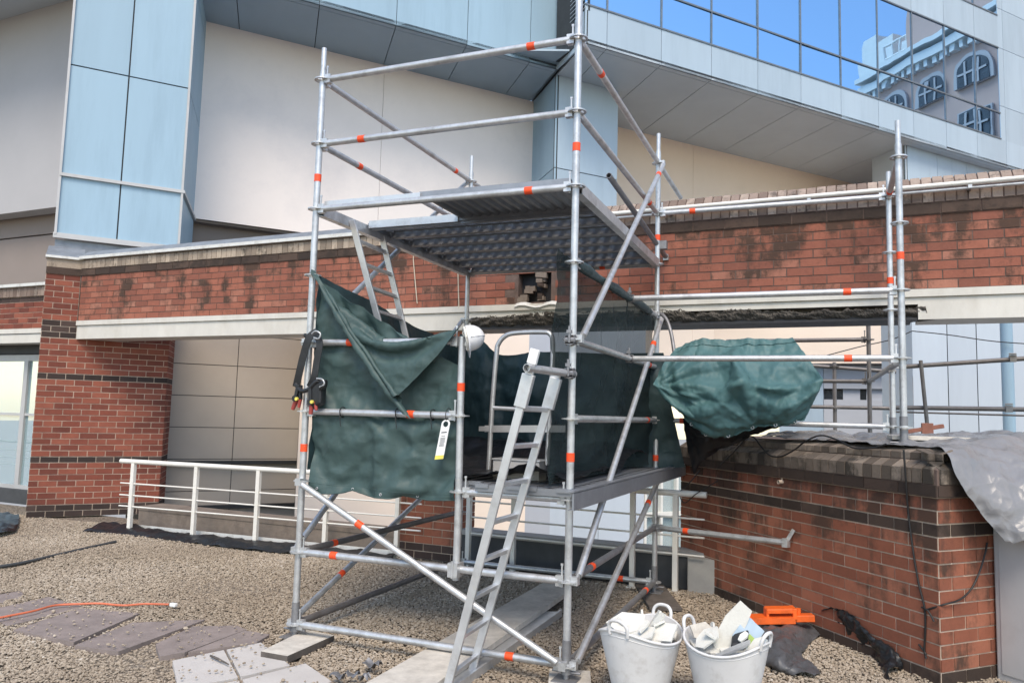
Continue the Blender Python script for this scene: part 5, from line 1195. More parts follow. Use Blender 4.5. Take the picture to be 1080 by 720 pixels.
# black sling and clamps on the front left standard
sl_ = thing('webbing_sling', ay(325, 350, -.06), 'black webbing sling looped around the front left standard', 'sling')
mb = MB()
def strap(pts, wd, th=.006):
    pts = catmull(pts, 6); rows2 = []
    for i, p in enumerate(pts):
        d = (pts[min(i+1, len(pts)-1)]-pts[max(i-1, 0)]).normalized(); s = d.cross(V((0.2, -1, 0))).normalized(); rows2.append([p-s*wd/2, p+s*wd/2])
    mb.sheet(rows2, th)
strap([ay(334, 350, -.05), ay(326, 356, -.07), ay(320, 374, -.07), ay(315, 395, -.06), ay(312, 408, -.05)], .055)
strap([ay(333, 352, -.06), ay(337, 362, -.07), ay(334, 380, -.07), ay(331, 398, -.07), ay(326, 408, -.06)], .05)
mb.path([V((.034*math.cos(a_), .034*math.sin(a_), 2.165+.012*math.sin(a_*2))) for a_ in [2*math.pi*k/16 for k in range(16)]], .012, 8, closed=True)
mb.path(catmull([ay(312, 405, -.05), ay(318, 412, -.07), ay(326, 410, -.08), ay(334, 402, -.08), ay(340, 403, -.06)], 5), .016, 8)
mb.build('webbing', M['black'], sl_)
mb = MB(); mb.path(catmull([ay(329, 352, -.08), ay(333, 349, -.09), ay(338, 352, -.09), ay(336, 357, -.09), ay(331, 356, -.085)], 4), .006, 8); mb.build('buckle', M['galv'], sl_)
def clamp(name, c, d, label):
    t = thing(name, c, label, 'clamp', 'spring clamps on the front left standard'); c = V(c); d = V(d).normalized(); s = d.cross(V((0, -1, 0))).normalized()
    mb = MB(); mb.bar(c, c+d*.10, .026, .05, V((0, -1, 0))); mb.bar(c+s*.035, c+d*.09+s*.012, .018, .03, V((0, -1, 0))); mb.tube(c+V((0, -.03, 0)), c+V((0, .03, 0)), .022, 12); mb.build('jaw', M['black'], t, bevel=.004)
    mb = MB(); mb.tube(c-d*.005, c-d*.085-s*.015, .020, 12, r2=.014); mb.tube(c+s*.03, c-d*.06+s*.035, .017, 10, r2=.011); mb.build('grip', M['redplastic'], t)
    mb = MB(); mb.tube(c+s*.02+V((0, -.035, 0)), c+s*.02+V((0, -.02, 0)), .013, 10); mb.build('pivot', M['yellow'], t)
clamp('spring_clamp', ay(313, 420, -.05), UP*1+V((.2, 0, 0)), 'red gripped clamp hanging lowest and furthest left off the front left standard')
clamp('spring_clamp', ay(329, 424, -.07), V((-.1, 0, 1)), 'red and black clamp in front of the front left standard under the sling')
bb = thing('tool_pouch', ay(333, 415, -.06), 'black tool pouch hung at the front left standard beside the green tarpaulin', 'pouch')
mb = MB(); mb.box(ay(336, 416, -.05), (.10, .07, .17), V((.9, 0, .35))); mb.box(ay(341, 406, -.08), (.06, .05, .06), V((.9, 0, .5))); mb.build('body', M['black'], bb, bevel=.015)
mb = MB(); mb.path(catmull([ay(334, 399, -.09), ay(340, 400, -.1), ay(342, 405, -.1), ay(337, 408, -.1)], 5), .006, 8); mb.build('snap_hook', M['galv'], bb)
def onw(px, py, o=.014): return apl(px, py, LC+N1*o, N1)
# ================================================================ GROUND THINGS
slabs = [([(-14, 629), (21, 623), (25, 629), (-14, 640)], 'slab_pink', 'pinkish paving slab cut by the left edge, furthest back in the row'),
         ([(-14, 644), (50, 630), (85, 640), (10, 658)], 'slab_pink', 'pinkish paving slab at the left edge with the orange cord lying across it'),
         ([(20, 663), (84, 642), (142, 647), (78, 675)], 'slab_pink', 'mauve paving slab just in front of the orange cord'),
         ([(84, 679), (140, 657), (211, 654), (126, 685)], 'slab_pink', 'dark mauve paving slab strewn with loose pebbles in the middle of the path'),
         ([(168, 678), (204, 661), (246, 660), (256, 664), (196, 686), (172, 690)], 'slab_pink', 'mauve paving slab with scattered pebbles next to the pale slabs'),
         ([(203, 686), (258, 665), (282, 669), (269, 677)], 'slab_pink', 'narrow pinkish slab strip in front of the left sole board'),
         ([(182, 696), (236, 685), (251, 714), (188, 726)], 'slab_pale', 'pale paving slab with a dark twig, left of the sole board'),
         ([(239, 684.5), (275, 677), (306, 701), (254, 713)], 'slab_pale', 'pale paving slab touching the left sole board'),
         ([(256, 716), (322, 699), (350, 718), (300, 738), (262, 740)], 'slab_pale', 'pale broken slab nearest the camera, beside the steel scraps'),
         ([(186, 729), (252, 717), (260, 745), (190, 760)], 'slab_pale', 'pale paving slab cut by the lower edge of the picture')]
SLABS = []
for k, (q, m_, lab) in enumerate(slabs):
    z = .010+.004*(k % 3); top = [az(x, y, z) for x, y in q]; cq = sum(top, V((0, 0, 0)))/len(top); top = [cq+(p-cq)*(1.09 if k < 6 else 1.0) for p in top]; SLABS.append([(p.x, p.y) for p in top])
    c = sum(top, V((0, 0, 0)))/len(top); mb = MB(); mb.prism([V((p.x, p.y, -.03)) for p in top], UP*(z+.03))
    o = mb.build('paving_slab', M[m_], bevel=.006); tag(o, lab, 'paving slab', 'paving slabs in the gravel')
mb = MB(); mb.path([az(222, 691, .028), az(229, 694, .03), az(235, 697, .029), az(241, 700, .028)], [.007, .008, .006, .004], 6); tag(mb.build('twig', M['timber_dark']), 'dark twig lying on a pale paving slab', 'twig')
# planks and sole boards
def board(pts, z0, z1, name, mat, label, cat, group=None):
    mb = MB(); mb.prism([V((p.x, p.y, z0)) for p in pts], UP*(z1-z0)); o = mb.build(name, M[mat], bevel=.006); return tag(o, label, cat, group)
zb = .085
pa, pb_, pc, pd_ = az(385, 720, zb), az(571, 615, zb), az(594, 626, zb), az(462, 720, zb)
dl = (pb_-pa).normalized(); pa = pa-dl*.5; pd_ = pd_-dl*.5; pb_ = pb_+dl*.25; pc = pc+dl*.25
PLANK = [pa, pb_, pc, pd_]
board(PLANK, .045, zb, 'scaffold_plank', 'timber', 'long pale grey scaffold board lying under the tower', 'plank')
sd_ = (pd_-pa).normalized()
q = [pa+sd_*.06-dl*.2, pa+sd_*.06+dl*2.55, pa+sd_*.47+dl*2.55, pa+sd_*.47-dl*.2]
mb = MB(); mb.prism([V((p.x, p.y, .004)) for p in q], UP*.036); e1, e2 = q[3], q[2]; mb.prism([V((p.x, p.y, .0)) for p in (e1, e2, e2+sd_*.02, e1+sd_*.02)], UP*.055)
tag(mb.build('metal_plank', M['alu'], bevel=.004), 'grey metal plank under the pale scaffold board', 'plank')
q = [az(275, 686, .05), az(303, 691, .05), az(353, 669, .05), az(322, 663, .05)]; SOLE = [q]
mb = MB(); mb.prism([V((p.x, p.y, .0)) for p in q], UP*.048, 0, .5, 1); tag(mb.build('sole_board', [M['timber_dark'], M['timber']], bevel=.004), 'short timber sole board under the front left standard', 'sole board')
mb = MB(); mb.box((SL+.03, -.02, .016), (.26, .46, .032), V((.95, .3, 0)), V((-.3, .95, 0))); tag(mb.build('sole_board', M['timber'], bevel=.004), 'short timber sole board under the front right standard', 'sole board')
mb = MB(); mb.box((SL+.05, SW_-.12, .016), (.28, .9, .032), V((.93, .35, 0)), V((-.35, .93, 0))); tag(mb.build('sole_board', M['timber_dark'], bevel=.004), 'dark sole board under the back right standard near the upstand', 'sole board')
# tubs of rubble
def tub(cx, cy, rx, ry, h, rot, label, base=.62, dip=.035):
    t = thing('rubble_tub', (cx, cy, 0), label, 'tub', 'white rubble tubs'); N = 48; ca, sa = math.cos(rot), math.sin(rot)
    def ring(f, z, th=0): 
        out = []
        for k in range(N+1):
            a = 2*math.pi*k/N; x, y = (rx*f-th)*math.cos(a), (ry*f-th)*math.sin(a); dz = dip*math.cos(2*a)*(z/h)**3; bl = .008*math.sin(3*a+rx*20)*(z/h)**2
            out.append(V((cx+(x+bl)*ca-y*sa, cy+(x+bl)*sa+y*ca, z+dz)))
        return out
    zs2 = [.0, .01, .05]+[h*k/12 for k in range(2, 13)]
    rows2 = [ring(base*.94, 0)]+[ring(base+(1-base)*(z/h)**.9, z) for z in zs2[1:]]
    mb = MB(); mb.grid([r_[::-1] for r_ in rows2]); inn = [ring(base+(1-base)*(z/h)**.9, z, .007) for z in zs2[1:]]; mb.grid(inn)
    rim = ring(1.0, h); mb.path([p for p in rim[:-1]], .008, 8, closed=True)
    mb.path(ring(base+(1-base)*.93**.9+.002, h*.93)[:-1], .002, 6, closed=True)
    mb.build('body', M['tub'], t)
    for s in (0, math.pi):
        mb = MB(); A_ = [rim[int(((s+o_)/(2*math.pi))*N) % N] for o_ in (-.27, .27)]; A_ = [rim[int(round(((s+o_) % (2*math.pi))/(2*math.pi)*N)) % N] for o_ in (-.30, .30)]
        c_ = (A_[0]+A_[1])/2; up = V((c_.x-cx, c_.y-cy, 0)).normalized()*.02+UP*.06
        mb.path(catmull([A_[0]-UP*.02, A_[0]+up*.55, c_+up*1.05+(A_[0]-c_)*.5, c_+up*1.05+(A_[1]-c_)*.5, A_[1]+up*.55, A_[1]-UP*.02], 5), .0105, 10); mb.build('handle', M['tub'], t)
    return t
b1 = (2.475, .02); b2 = (2.965, .05)
tub(b1[0], b1[1], .262, .235, .385, math.radians(72), 'white rubble tub full of broken plasterboard, nearer the ladder')
tub(b2[0], b2[1], .245, .215, .37, math.radians(160), 'white rubble tub heaped with rubble, nearer the low brick wall')
def offcut(c, X, Y, w_, h_, lab, seed, th=.012, mat='plaster', group='plaster offcuts in the tubs'):
    r2 = random.Random(seed); X = V(X).normalized(); Z = X.cross(V(Y)).normalized(); Y = Z.cross(X); n = r2.choice([5, 6, 7]); c = V(c); pts = []
    for k in range(n):
        a = 2*math.pi*(k+r2.uniform(-.25, .25))/n+.6; pts.append(c+X*w_*.5*max(-1, min(1, 1.35*math.cos(a)))*r2.uniform(.75, 1.05)+Y*h_*.5*max(-1, min(1, 1.35*math.sin(a)))*r2.uniform(.75, 1.05))
    mb = MB(); mb.prism(pts, Z*th); tag(mb.build('plaster_offcut', M[mat]), lab, 'offcut', group)
x, y = b1
offcut((x-.10, y-.02, .405), (1, .2, .12), (0, 1, .5), .26, .22, 'large flat white plasterboard offcut lying on the left of the fuller tub', 1)
offcut((x+.06, y+.06, .40), (.4, .2, .8), (-.3, 1, .1), .22, .12, 'upright pale offcut leaning at the back of the fuller tub', 2)
offcut((x+.13, y-.03, .385), (1, -.3, .1), (0, 1, .6), .20, .16, 'white offcut at the right rim of the fuller tub', 3)
offcut((x+.02, y-.10, .375), (1, 0, .3), (0, 1, .4), .18, .16, 'grey edged offcut in the middle of the fuller tub', 4)
offcut((x+.08, y+.02, .41), (.5, 0, .7), (-.6, .8, .4), .20, .06, 'thin dark edged strip standing among the offcuts in the fuller tub', 5)
for k, (dx, dy) in enumerate(((-.05, .1), (.0, -.02), (.1, .12), (-.12, .08), (.05, -.13))): offcut((x+dx, y+dy, .335), (1, k*.3-.6, .1), (0, 1, .2), .2, .18, 'broken plasterboard lying lower in the fuller tub', 20+k)
x, y = b2
offcut((x+.03, y+.0, .44), (.45, .1, .88), (1, .1, -.45), .34, .13, 'tall pointed white offcut standing up out of the heaped tub', 6)
offcut((x-.10, y-.04, .385), (.8, -.2, .4), (-.2, 1, .5), .17, .15, 'curled cream offcut at the left of the heaped tub', 7)
offcut((x-.14, y+.03, .40), (.8, .3, -.35), (0, .6, 1), .19, .12, 'brownish broken offcut by the left handle of the heaped tub', 8, mat='timber')
offcut((x+.06, y-.13, .365), (.9, 0, .5), (0, 1, .3), .24, .06, 'grey metal edged strip at the front of the heaped tub', 9, mat='alu')
offcut((x+.17, y-.08, .375), (.6, .2, .7), (1, -.3, -.4), .18, .08, 'white offcut against the right rim of the heaped tub', 10)
for k, (dx, dy) in enumerate(((-.05, .1), (.0, -.02), (.1, .12), (-.1, .02), (.08, -.08))): offcut((x+dx, y+dy, .325), (1, k*.3-.6, .1), (0, 1, .2), .2, .18, 'broken offcut lying lower in the heaped tub', 30+k)
for k in range(4):
    a = k*1.7; offcut((b1[0]+.11*math.cos(a), b1[1]+.11*math.sin(a), .425), (math.cos(a), .4, .5), (-.5, 1, .3*k-.4), .09, .05, 'small plaster shard lying on top of the fuller tub', 60+k)
    offcut((b2[0]+.12*math.cos(a+.6), b2[1]+.10*math.sin(a+.6), .42), (math.cos(a), .6, .4), (-.5, 1, .3*k-.4), .085, .045, 'small plaster shard lying on top of the heaped tub', 70+k)
pk = thing('plastic_packet', (x+.12, y+.03, .42), 'crumpled white and blue packet with a green label in the heaped tub', 'packet')
X_, Y_ = V((.75, .1, -.65)), V((.5, .5, .75)); c = V((x+.12, y+.02, .425)); P = [[c+X_.normalized()*(.13*(i/6-.5))+Y_.normalized()*(.15*(j/6-.5)) for j in range(7)] for i in range(7)]
mb = MB(); mb.sheet(FOLD(P, .012, 14, 3), .004); mb.build('film', M['blue_pale'], pk)
mb = MB(); n_ = X_.cross(Y_).normalized(); n_ = n_ if n_.dot(CP-c) > 0 else -n_; mb.box(c+n_*.014+X_.normalized()*.03-Y_.normalized()*.03, (.05, .06, .004), X_, Y_, n_); mb.build('label_patch', M['green_glossy'], pk)
mb = MB(); mb.box(V((x+.08, y-.04, .40)), (.10, .09, .03), V((.8, .2, .3)), V((0, 1, .6))); tag(mb.build('plastic_bag', M['black'], bevel=.01), 'dark scrap of plastic between the packet and the offcuts in the heaped tub', 'scrap')
# orange bracket
oa, ob = az(786, 656, .10), az(858, 655, .13); oe = (ob-oa).normalized(); on = oe.cross(UP).normalized(); LNo = (ob-oa).length
orb = thing('beam_clamp', oa, 'orange steel beam clamp lying on the gravel by the low wall', 'clamp')
mb = MB(); mb.bar(oa+oe*.0+UP*.045, oa+oe*LNo*.70+UP*.045, .13, .008); mb.bar(oa+on*.065+UP*.025, oa+oe*LNo*.70+on*.065+UP*.025, .010, .046); mb.bar(oa-on*.065+UP*.025, oa+oe*LNo*.70-on*.065+UP*.025, .010, .046); mb.build('channel', M['orange_steel'], orb)
mb = MB(); mb.bar(oa+oe*LNo*.30+UP*.105, oa+oe*LNo*.72+UP*.105, .10, .010); mb.bar(oa+oe*LNo*.30+on*.05+UP*.09, oa+oe*LNo*.72+on*.05+UP*.09, .01, .03)
mb.box(oa+oe*LNo*.31+UP*.075, (.02, .10, .06), oe, on); mb.box(oa+oe*LNo*.70+UP*.07, (.03, .12, .08), oe, on); mb.box(oa+oe*LNo*.03+UP*.06, (.05, .05, .05), oe, on); mb.build('upper_jaw', M['orange_steel'], orb, bevel=.003)
mb = MB(); mb.bar(oa+oe*LNo*.72+UP*.03, oa+oe*LNo*1.0+UP*.03, .08, .05); mb.tube(oa+oe*LNo*.78+UP*.05, oa+oe*LNo*.78+UP*.10, .02, 8); mb.build('foot', M['orange_steel'], orb, bevel=.005)
# dark grey sheet on the gravel, black sheet along the wall foot
cs = [[az(792, 657, .02), az(812, 655, .08), az(832, 655, .09), az(846, 658, .05)],
      [az(797, 668, .05), az(818, 668, .10), az(840, 664, .08), az(866, 667, .02)],
      [az(800, 682, .03), az(818, 684, .10), az(838, 680, .06), az(850, 681, .02)],
      [az(800, 693, .02), az(822, 699, .06), az(836, 694, .03), az(843, 692, .01)],
      [az(806, 697, .01), az(832, 706, .03), az(848, 705, .02), az(856, 704, .01)],
      [az(818, 703, .01), az(840, 710, .02), az(856, 713, .02), az(866, 712, .008)]]
P = FOLD(surf(cs, 12, 12), .034, 3.6, 51, (1.4, .6, 1)); P = FOLD(P, .010, 11, 52); mb = MB(); mb.sheet(P, .004); tag(mb.build('plastic_sheet', M['sheet_grey']), 'dark grey sheet crumpled on the gravel in front of the orange clamp', 'sheet')
lo_ = [(860, 650), (873, 666), (889, 678), (906, 685), (926, 698), (938, 718)]; hi_ = [(866, 641), (893, 643), (908, 656), (924, 674), (946, 691), (951, 709)]
cs = []
for (xa, ya), (xb, yb) in zip(lo_, hi_):
    g0, g1 = az(xa, ya, .01), onw(xb, yb, .02); cs.append([g0, g0.lerp(g1, .33)+UP*.04+N1*.02, g0.lerp(g1, .7)+UP*.045+N1*.03, g1])
P = FOLD(surf(cs, 14, 14), .030, 6.5, 61); P = FOLD(P, .007, 15, 62); mb = MB(); mb.sheet(P, .004); tag(mb.build('plastic_sheet', M['sheet_black']), 'crumpled black sheet bunched along the foot of the low brick wall', 'sheet')
cs = [[V((-5.35, 2.98, .10)), V((-5.35, 2.80, .05)), V((-5.3, 2.62, .01))], [V((-4.6, 3.02, .06)), V((-4.6, 2.80, .07)), V((-4.55, 2.66, .01))], [V((-3.7, 3.04, .03)), V((-3.7, 2.82, .07)), V((-3.7, 2.66, .01))], [V((-2.8, 3.08, .03)), V((-2.8, 2.86, .08)), V((-2.8, 2.66, .01))], [V((-1.9, 3.10, .03)), V((-1.9, 2.90, .08)), V((-1.9, 2.72, .01))], [V((-.9, 3.12, .03)), V((-.9, 2.94, .06)), V((-.9, 2.78, .01))]]
P = FOLD(surf(cs, 8, 14), .03, 4, 71); mb = MB(); mb.sheet(P, .004); tag(mb.build('plastic_sheet', M['sheet_black']), 'black plastic edging sheet along the foot of the left railing', 'sheet')
mb = MB(); a_ = V((-5.0, 3.03, .02)); b_ = V((-.9, 3.10, .02)); mb.bar(a_+UP*.03, b_+UP*.03, .02, .05); tag(mb.build('metal_flashing', M['flash']), 'pale metal flashing strip under the left white railing', 'flashing')
cs = [[az(-12, 545, .04), az(5, 541, .05), az(20, 543, .04)], [az(-12, 556, .05), az(5, 553, .06), az(19, 553, .03)], [az(-12, 566, .02), az(5, 562, .02), az(16, 560, .01)]]
P = FOLD(surf(cs, 8, 8), .03, 5, 81); mb = MB(); mb.sheet(P, .004); tag(mb.build('plastic_sheet', M['sheet_black']), 'bunched black sheet at the left edge beside the maroon pier', 'sheet')
# hose and cord
def gp2(x, y, z): return az(x, y, z)
mb = MB(); mb.path(catmull([gp2(-20, 600, .02), gp2(20, 594, .025), gp2(60, 585, .022), gp2(95, 577, .022), gp2(122, 571, .02)], 8), .017, 10); tag(mb.build('hose', M['hose']), 'dark hose lying across the gravel at far left', 'hose')
mb = MB(); mb.path(catmull([gp2(-20, 655, .045), gp2(10, 649, .045), gp2(35, 644, .045), gp2(58, 638, .04), gp2(85, 636.5, .035), gp2(105, 636, .035), gp2(130, 638, .03), gp2(152, 636.5, .03), gp2(178, 637, .03)], 8), .0085, 8); tag(mb.build('extension_cord', M['cord']), 'orange cord running across the pinkish slabs and gravel', 'cord')
mb = MB(); p = gp2(180, 637, .03); mb.box(p+V((.03, 0, 0)), (.06, .035, .03)); tag(mb.build('plug', M['white'], bevel=.008), 'white plug at the end of the orange cord', 'plug')
mb = MB(); mb.path(catmull([onw(953, 474, .06), onw(955, 500, .05), onw(958, 540), onw(963, 580), onw(969, 615), onw(975, 640), onw(976, 662), onw(975, 685), onw(977, 694)], 7), .0065, 8)
mb.path(catmull([onw(969, 679), onw(973, 684), onw(977, 690)], 4), .006, 8); mb.path(catmull([onw(972, 640, .02), onw(979, 644, .025), onw(985, 655, .02)], 4), .006, 8)
onw2 = lambda px, py, o=.014: apl(px, py, LC+N2*o, N2)
mb.path(catmull([onw(976, 643, .02), onw2(996, 637, .02), onw2(1012, 632, .03), onw2(1024, 621, .03), onw2(1033, 603, .03), onw2(1039, 583, .03), onw2(1041, 572, .02)], 7), .006, 8)
tag(mb.build('cable', M['cable']), 'black cable hanging down the corner of the low brick wall', 'cable')
mb = MB(); mb.path(catmull([onw(760, 490, .02), onw(774, 476, .04), onw(787, 462, .06), onw(795, 461, .04), onw(802, 470, .04), onw(812, 480, .045), onw(824, 481, .045), onw(838, 474, .05), onw(850, 465, .06), onw(866, 459, .03), onw(884, 464, .0), onw(900, 472, .02), onw(920, 472, -.02), onw(935, 468, -.06)], 7), .0065, 8)
tag(mb.build('cable', M['cable']), 'black cable looping over the stepped coping of the low wall', 'cable')
mb = MB(); mb.path(catmull([ay(757, 507, 2.8), ay(735, 520, 2.8), ay(722, 530, 2.85), ay(717, 519, 2.86), ay(728, 508, 2.84), ay(738, 496, 2.9)], 6), .005, 6); tag(mb.build('tie_wire', M['cable']), 'black wire tied round the end of the right railing', 'wire')
mb = MB(); a_ = wpx(436, 275, .03); b_ = wpx(440, 320, .03); mb.path([W(a_[0], a_[1]+.3, .05), W(a_[0], a_[1], .03), W(b_[0], b_[1], .03)], .006, 6)
tag(mb.build('rope', M['rope']), 'pale cord hanging down the brick beam behind the ladder', 'cord')
mb = MB(); a_ = wpx(483, 285, .03); b_ = wpx(484, 325, .03); mb.path([W(a_[0], a_[1]+.4, .05), W(a_[0], a_[1], .03), W(b_[0], b_[1], .03)], .007, 6)
tag(mb.build('rope', M['rope']), 'pale cord hanging down the brick beam beside the hole in the bricks', 'cord')
# pair of rails on brackets along the coping
s0_ = wpx(600, 226, .09)[0]
za_, zb2 = wpx(700, 221, .09)[1], wpx(1060, 189, .09)[1]; print('rail z', za_, zb2)
r_ = thing('coping_rail', W(s0_, 3.7, .09), 'pale double pipe rail running along the brick coping to the right', 'rail')
mb = MB(); mb.tube(W(s0_, za_, .10), W(7, zb2, .10), .020, 14); mb.build('pipe', M['white_steel'], r_); mb = MB(); mb.tube(W(s0_, za_-.042, .08), W(7, zb2-.042, .08), .014, 12); mb.build('pipe', M['galv'], r_)
for s in (2.1, 3.4, 4.7, 6): mb = MB(); mb.box(W(s, za_-.03, .05), (.03, .12, .03), WE, WN); mb.build('bracket', M['galv'], r_)
# far guard scaffold beyond the low wall
fs_ = thing('guard_scaffold', (3.985, 5, 0), 'dull grey ring-lock guard scaffold standing beyond the low wall', 'scaffold')
RC = V((3.985, 5, 0)); o = standard(RC.x, RC.y, .3, 3.0, [1.62, 2.12, 2.598], fs_, mat='galv_worn', base=False, ztop_spig=.01)
for z in (2.598, 2.12): ledger(RC+UP*z, V((2.4, 5.05, z)), fs_, None, (1, 0), 'galv_worn')
ledger(RC+UP*2.12, V((4.05, 1.63, 2.12)), fs_, None, (1, 0), 'galv_dark')
pa_ = ay(880, 386, 6); standard(pa_.x, 6, .3, pa_.z+.05, [pa_.z, ay(880, 430, 6).z], fs_, mat='galv_worn', base=False, ztop_spig=.01)
for y0, y1, yl in ((386, 392, 6), (431, 430.5, 6)): a_, b_ = ay(822, y0-3, yl), ay(945, y1, yl); mb = MB(); mb.tube(a_, b_, TR, 12); mb.build('ledger', M['galv_worn'], fs_)
gr = thing('guard_rail', ay(978, 447, 4.6), 'dark guard rail tubes with a leaning post in front of the panelled block', 'guard rail')
for (a_, b_) in (((948, 387), (1110, 376)), ((940, 429.5), (1110, 432))): mb = MB(); mb.tube(ay(*a_, 4.6), ay(*b_, 4.6), TR, 12); mb.build('tube', M['galv_worn'], gr)
mb = MB(); mb.tube(ay(940, 434, 4.7), ay(1110, 439, 4.7), .010, 8); mb.build('thin_rail', M['galv_worn'], gr)
mb = MB(); mb.tube(ay(971, 380, 4.55), ay(978, 449, 4.55), .020, 12); mb.build('post', M['galv_worn'], gr)
for p in ((1068, 379), (1064, 432)): mb = MB(); mb.box(ay(p[0], p[1]-1, 4.6), (.06, .07, .07)); mb.tube(ay(p[0]-4, p[1]-6, 4.55), ay(p[0]+4, p[1]-6, 4.55), .008, 8); mb.build('coupler', M['galv_dark'], gr)
mb = MB(); mb.path(catmull([ay(860, 378, 8), ay(905, 366, 8), ay(940, 358, 8), ay(962, 349, 8)], 6), .008, 6); mb.path(catmull([ay(962, 349, 8), ay(1000, 353, 8), ay(1050, 360, 8), ay(1110, 364, 8)], 6), .008, 6); tag(mb.build('overhead_wire', M['cable']), 'thin dark wire crossing in front of the cream annexe and the pale block', 'wire')
mb = MB(); a_, b_ = ay(957, 455, 3.0), ay(995, 449, 3.0); mb.bar(a_, b_, .10, .035); mb.box(ay(978, 452, 2.98), (.09, .07, .10)); tag(mb.build('timber_block', M['redwood'], bevel=.004), 'reddish timber packer on the silver sheet under the leaning post', 'timber')
mb = MB(); a_ = lwp(.45, .55, 1.545); mb.box(a_, (.62, .22, .03), V((1, .1, 0)), V((-.1, 1, 0))); tag(mb.build('timber_board', M['timber'], bevel=.003), 'pale board on the silver sheet under the bridge standards', 'board')
# steel scraps beside the plank
for k, (px, py, s_, lab) in enumerate(((356, 715, .05, 'bent dark metal scrap on the gravel nearest the pale broken slab'), (371, 714, .055, 'twisted grey metal scrap in the middle of the scraps beside the long board'), (393, 703, .07, 'torn sheet metal scrap sticking up, furthest back beside the long board'), (384, 716, .04, 'small dark metal scrap against the edge of the long board'))):
    c = az(px, py, .04); r2 = random.Random(90+k); P = [[c+V(((i/5-.5)*s_*1.6, (j/5-.5)*s_, .014*math.sin(i*1.3+k)+.03*r2.random())) for j in range(6)] for i in range(6)]
    mb = MB(); mb.sheet(FOLD(P, .010, 9, k), .003); tag(mb.build('metal_scrap', M['galv_dark']), lab, 'scrap', 'metal scraps beside the long board')
# ================================================================ GRAVEL
def inpoly(x, y, poly):
    ins = np.zeros(x.shape, bool); n = len(poly)
    for i in range(n):
        (x1, y1), (x2, y2) = poly[i], poly[(i+1) % n]; c = ((y1 > y) != (y2 > y)) & (x < (x2-x1)*(y-y1)/((y2-y1) if y2 != y1 else 1e-9)+x1); ins ^= c
    return ins
rg = np.random.default_rng(5)
NS = 430000
gx = rg.uniform(-8.6, 5.0, NS); gyy = rg.uniform(-2.4, 3.25, NS)
dx, dy, dzv = gx-CP.x, gyy-CP.y, -CP.z
zc_ = dx*CF.x+dy*CF.y+dzv*CF.z; u_ = (dx*CR.x+dy*CR.y+dzv*CR.z)/zc_; v_ = (dx*CU.x+dy*CU.y+dzv*CU.z)/zc_
keep = (zc_ > .5) & (abs(u_) < .80) & (v_ > -.56)
for sl2 in SLABS: keep &= ~(inpoly(gx, gyy, [(a+rg.normal(0, .0), b) for a, b in sl2]) & (rg.random(NS) > .022))
for poly in ([(p.x, p.y) for p in PLANK], [(p.x, p.y) for p in SOLE[0]]): keep &= ~inpoly(gx, gyy, poly)
lw1 = [(LC.x+N1.x*.0, LC.y), (LC.x+D1.x*L1, LC.y+D1.y*L1), (8, 6), (LC.x+D2.x*L2, LC.y+D2.y*L2)]; keep &= ~inpoly(gx, gyy, lw1)
keep &= ~inpoly(gx, gyy, [(P0.x, P0.y), (P1.x, P1.y), (P2.x, P2.y), (P3.x, P3.y)])
keep &= gyy < 3.05-.045*gx
gx, gyy, zc_ = gx[keep], gyy[keep], zc_[keep]; n = len(gx); print('stones', n)
ph = (1+5**.5)/2
ico = np.array([(-1, ph, 0), (1, ph, 0), (-1, -ph, 0), (1, -ph, 0), (0, -1, ph), (0, 1, ph), (0, -1, -ph), (0, 1, -ph), (ph, 0, -1), (ph, 0, 1), (-ph, 0, -1), (-ph, 0, 1)])/1.9
tri = np.array([(0, 11, 5), (0, 5, 1), (0, 1, 7), (0, 7, 10), (0, 10, 11), (1, 5, 9), (5, 11, 4), (11, 10, 2), (10, 7, 6), (7, 1, 8), (3, 9, 4), (3, 4, 2), (3, 2, 6), (3, 6, 8), (3, 8, 9), (4, 9, 5), (2, 4, 11), (6, 2, 10), (8, 6, 7), (9, 8, 1)])
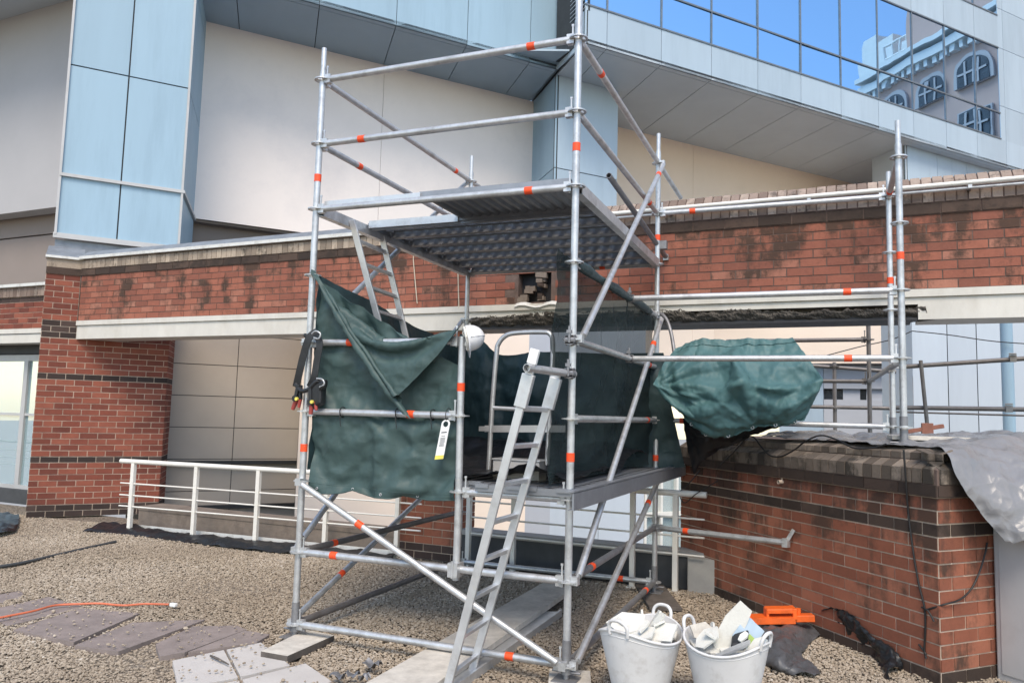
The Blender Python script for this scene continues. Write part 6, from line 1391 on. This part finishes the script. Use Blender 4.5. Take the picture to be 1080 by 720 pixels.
r = rg.uniform(.0052, .0108, n)*(1+.6*(rg.random(n) > .94)); sc = np.stack([r*rg.uniform(.9, 1.5, n), r*rg.uniform(.75, 1.1, n), r*rg.uniform(.5, .8, n)], -1)
vv = ico[None]*sc[:, None]*(1+rg.uniform(-.22, .22, (n, 12, 1)))
an = rg.uniform(0, 2*np.pi, n); tl = rg.normal(0, .35, n)
ct_, st_ = np.cos(tl)[:, None], np.sin(tl)[:, None]; y2, z2 = vv[..., 1]*ct_-vv[..., 2]*st_, vv[..., 1]*st_+vv[..., 2]*ct_
ca_, sa_ = np.cos(an)[:, None], np.sin(an)[:, None]; X2 = vv[..., 0]*ca_-y2*sa_; Y2 = vv[..., 0]*sa_+y2*ca_
gz = rg.uniform(-.012, .006, n)+.012*np.sin(gx*1.7+gyy)+.010*np.sin(gyy*3.1-gx*.8)
onslab = np.zeros(n, bool)
for sl2 in SLABS: onslab |= inpoly(gx, gyy, sl2)
gz = np.where(onslab, .03, gz)
co_ = np.stack([X2+gx[:, None], Y2+gyy[:, None], z2+gz[:, None]], -1).reshape(-1, 3).astype(np.float32)
fi = (tri[None]+(np.arange(n)*12)[:, None, None]).reshape(-1).astype(np.int32); nf = n*20
me = bpy.data.meshes.new('gravel'); me.vertices.add(len(co_)); me.vertices.foreach_set('co', co_.ravel()); me.loops.add(len(fi)); me.loops.foreach_set('vertex_index', fi)
me.polygons.add(nf); me.polygons.foreach_set('loop_start', np.arange(0, nf*3, 3, dtype=np.int32)); me.polygons.foreach_set('use_smooth', np.zeros(nf, bool))
me.materials.append(M['stone']); at_ = me.attributes.new('tint', 'FLOAT', 'FACE'); at_.data.foreach_set('value', np.repeat(np.clip(.08+.88*rg.beta(3.6, 3.6, n)+.12*np.sin(gx*2.1+1.3*np.sin(gyy*1.7)), 0, 1), 20).astype(np.float32)); me.update(calc_edges=True); me.validate()
o = bpy.data.objects.new('gravel', me); COL.objects.link(o); tag(o, 'loose brown gravel covering the terrace', 'gravel', kind='stuff')
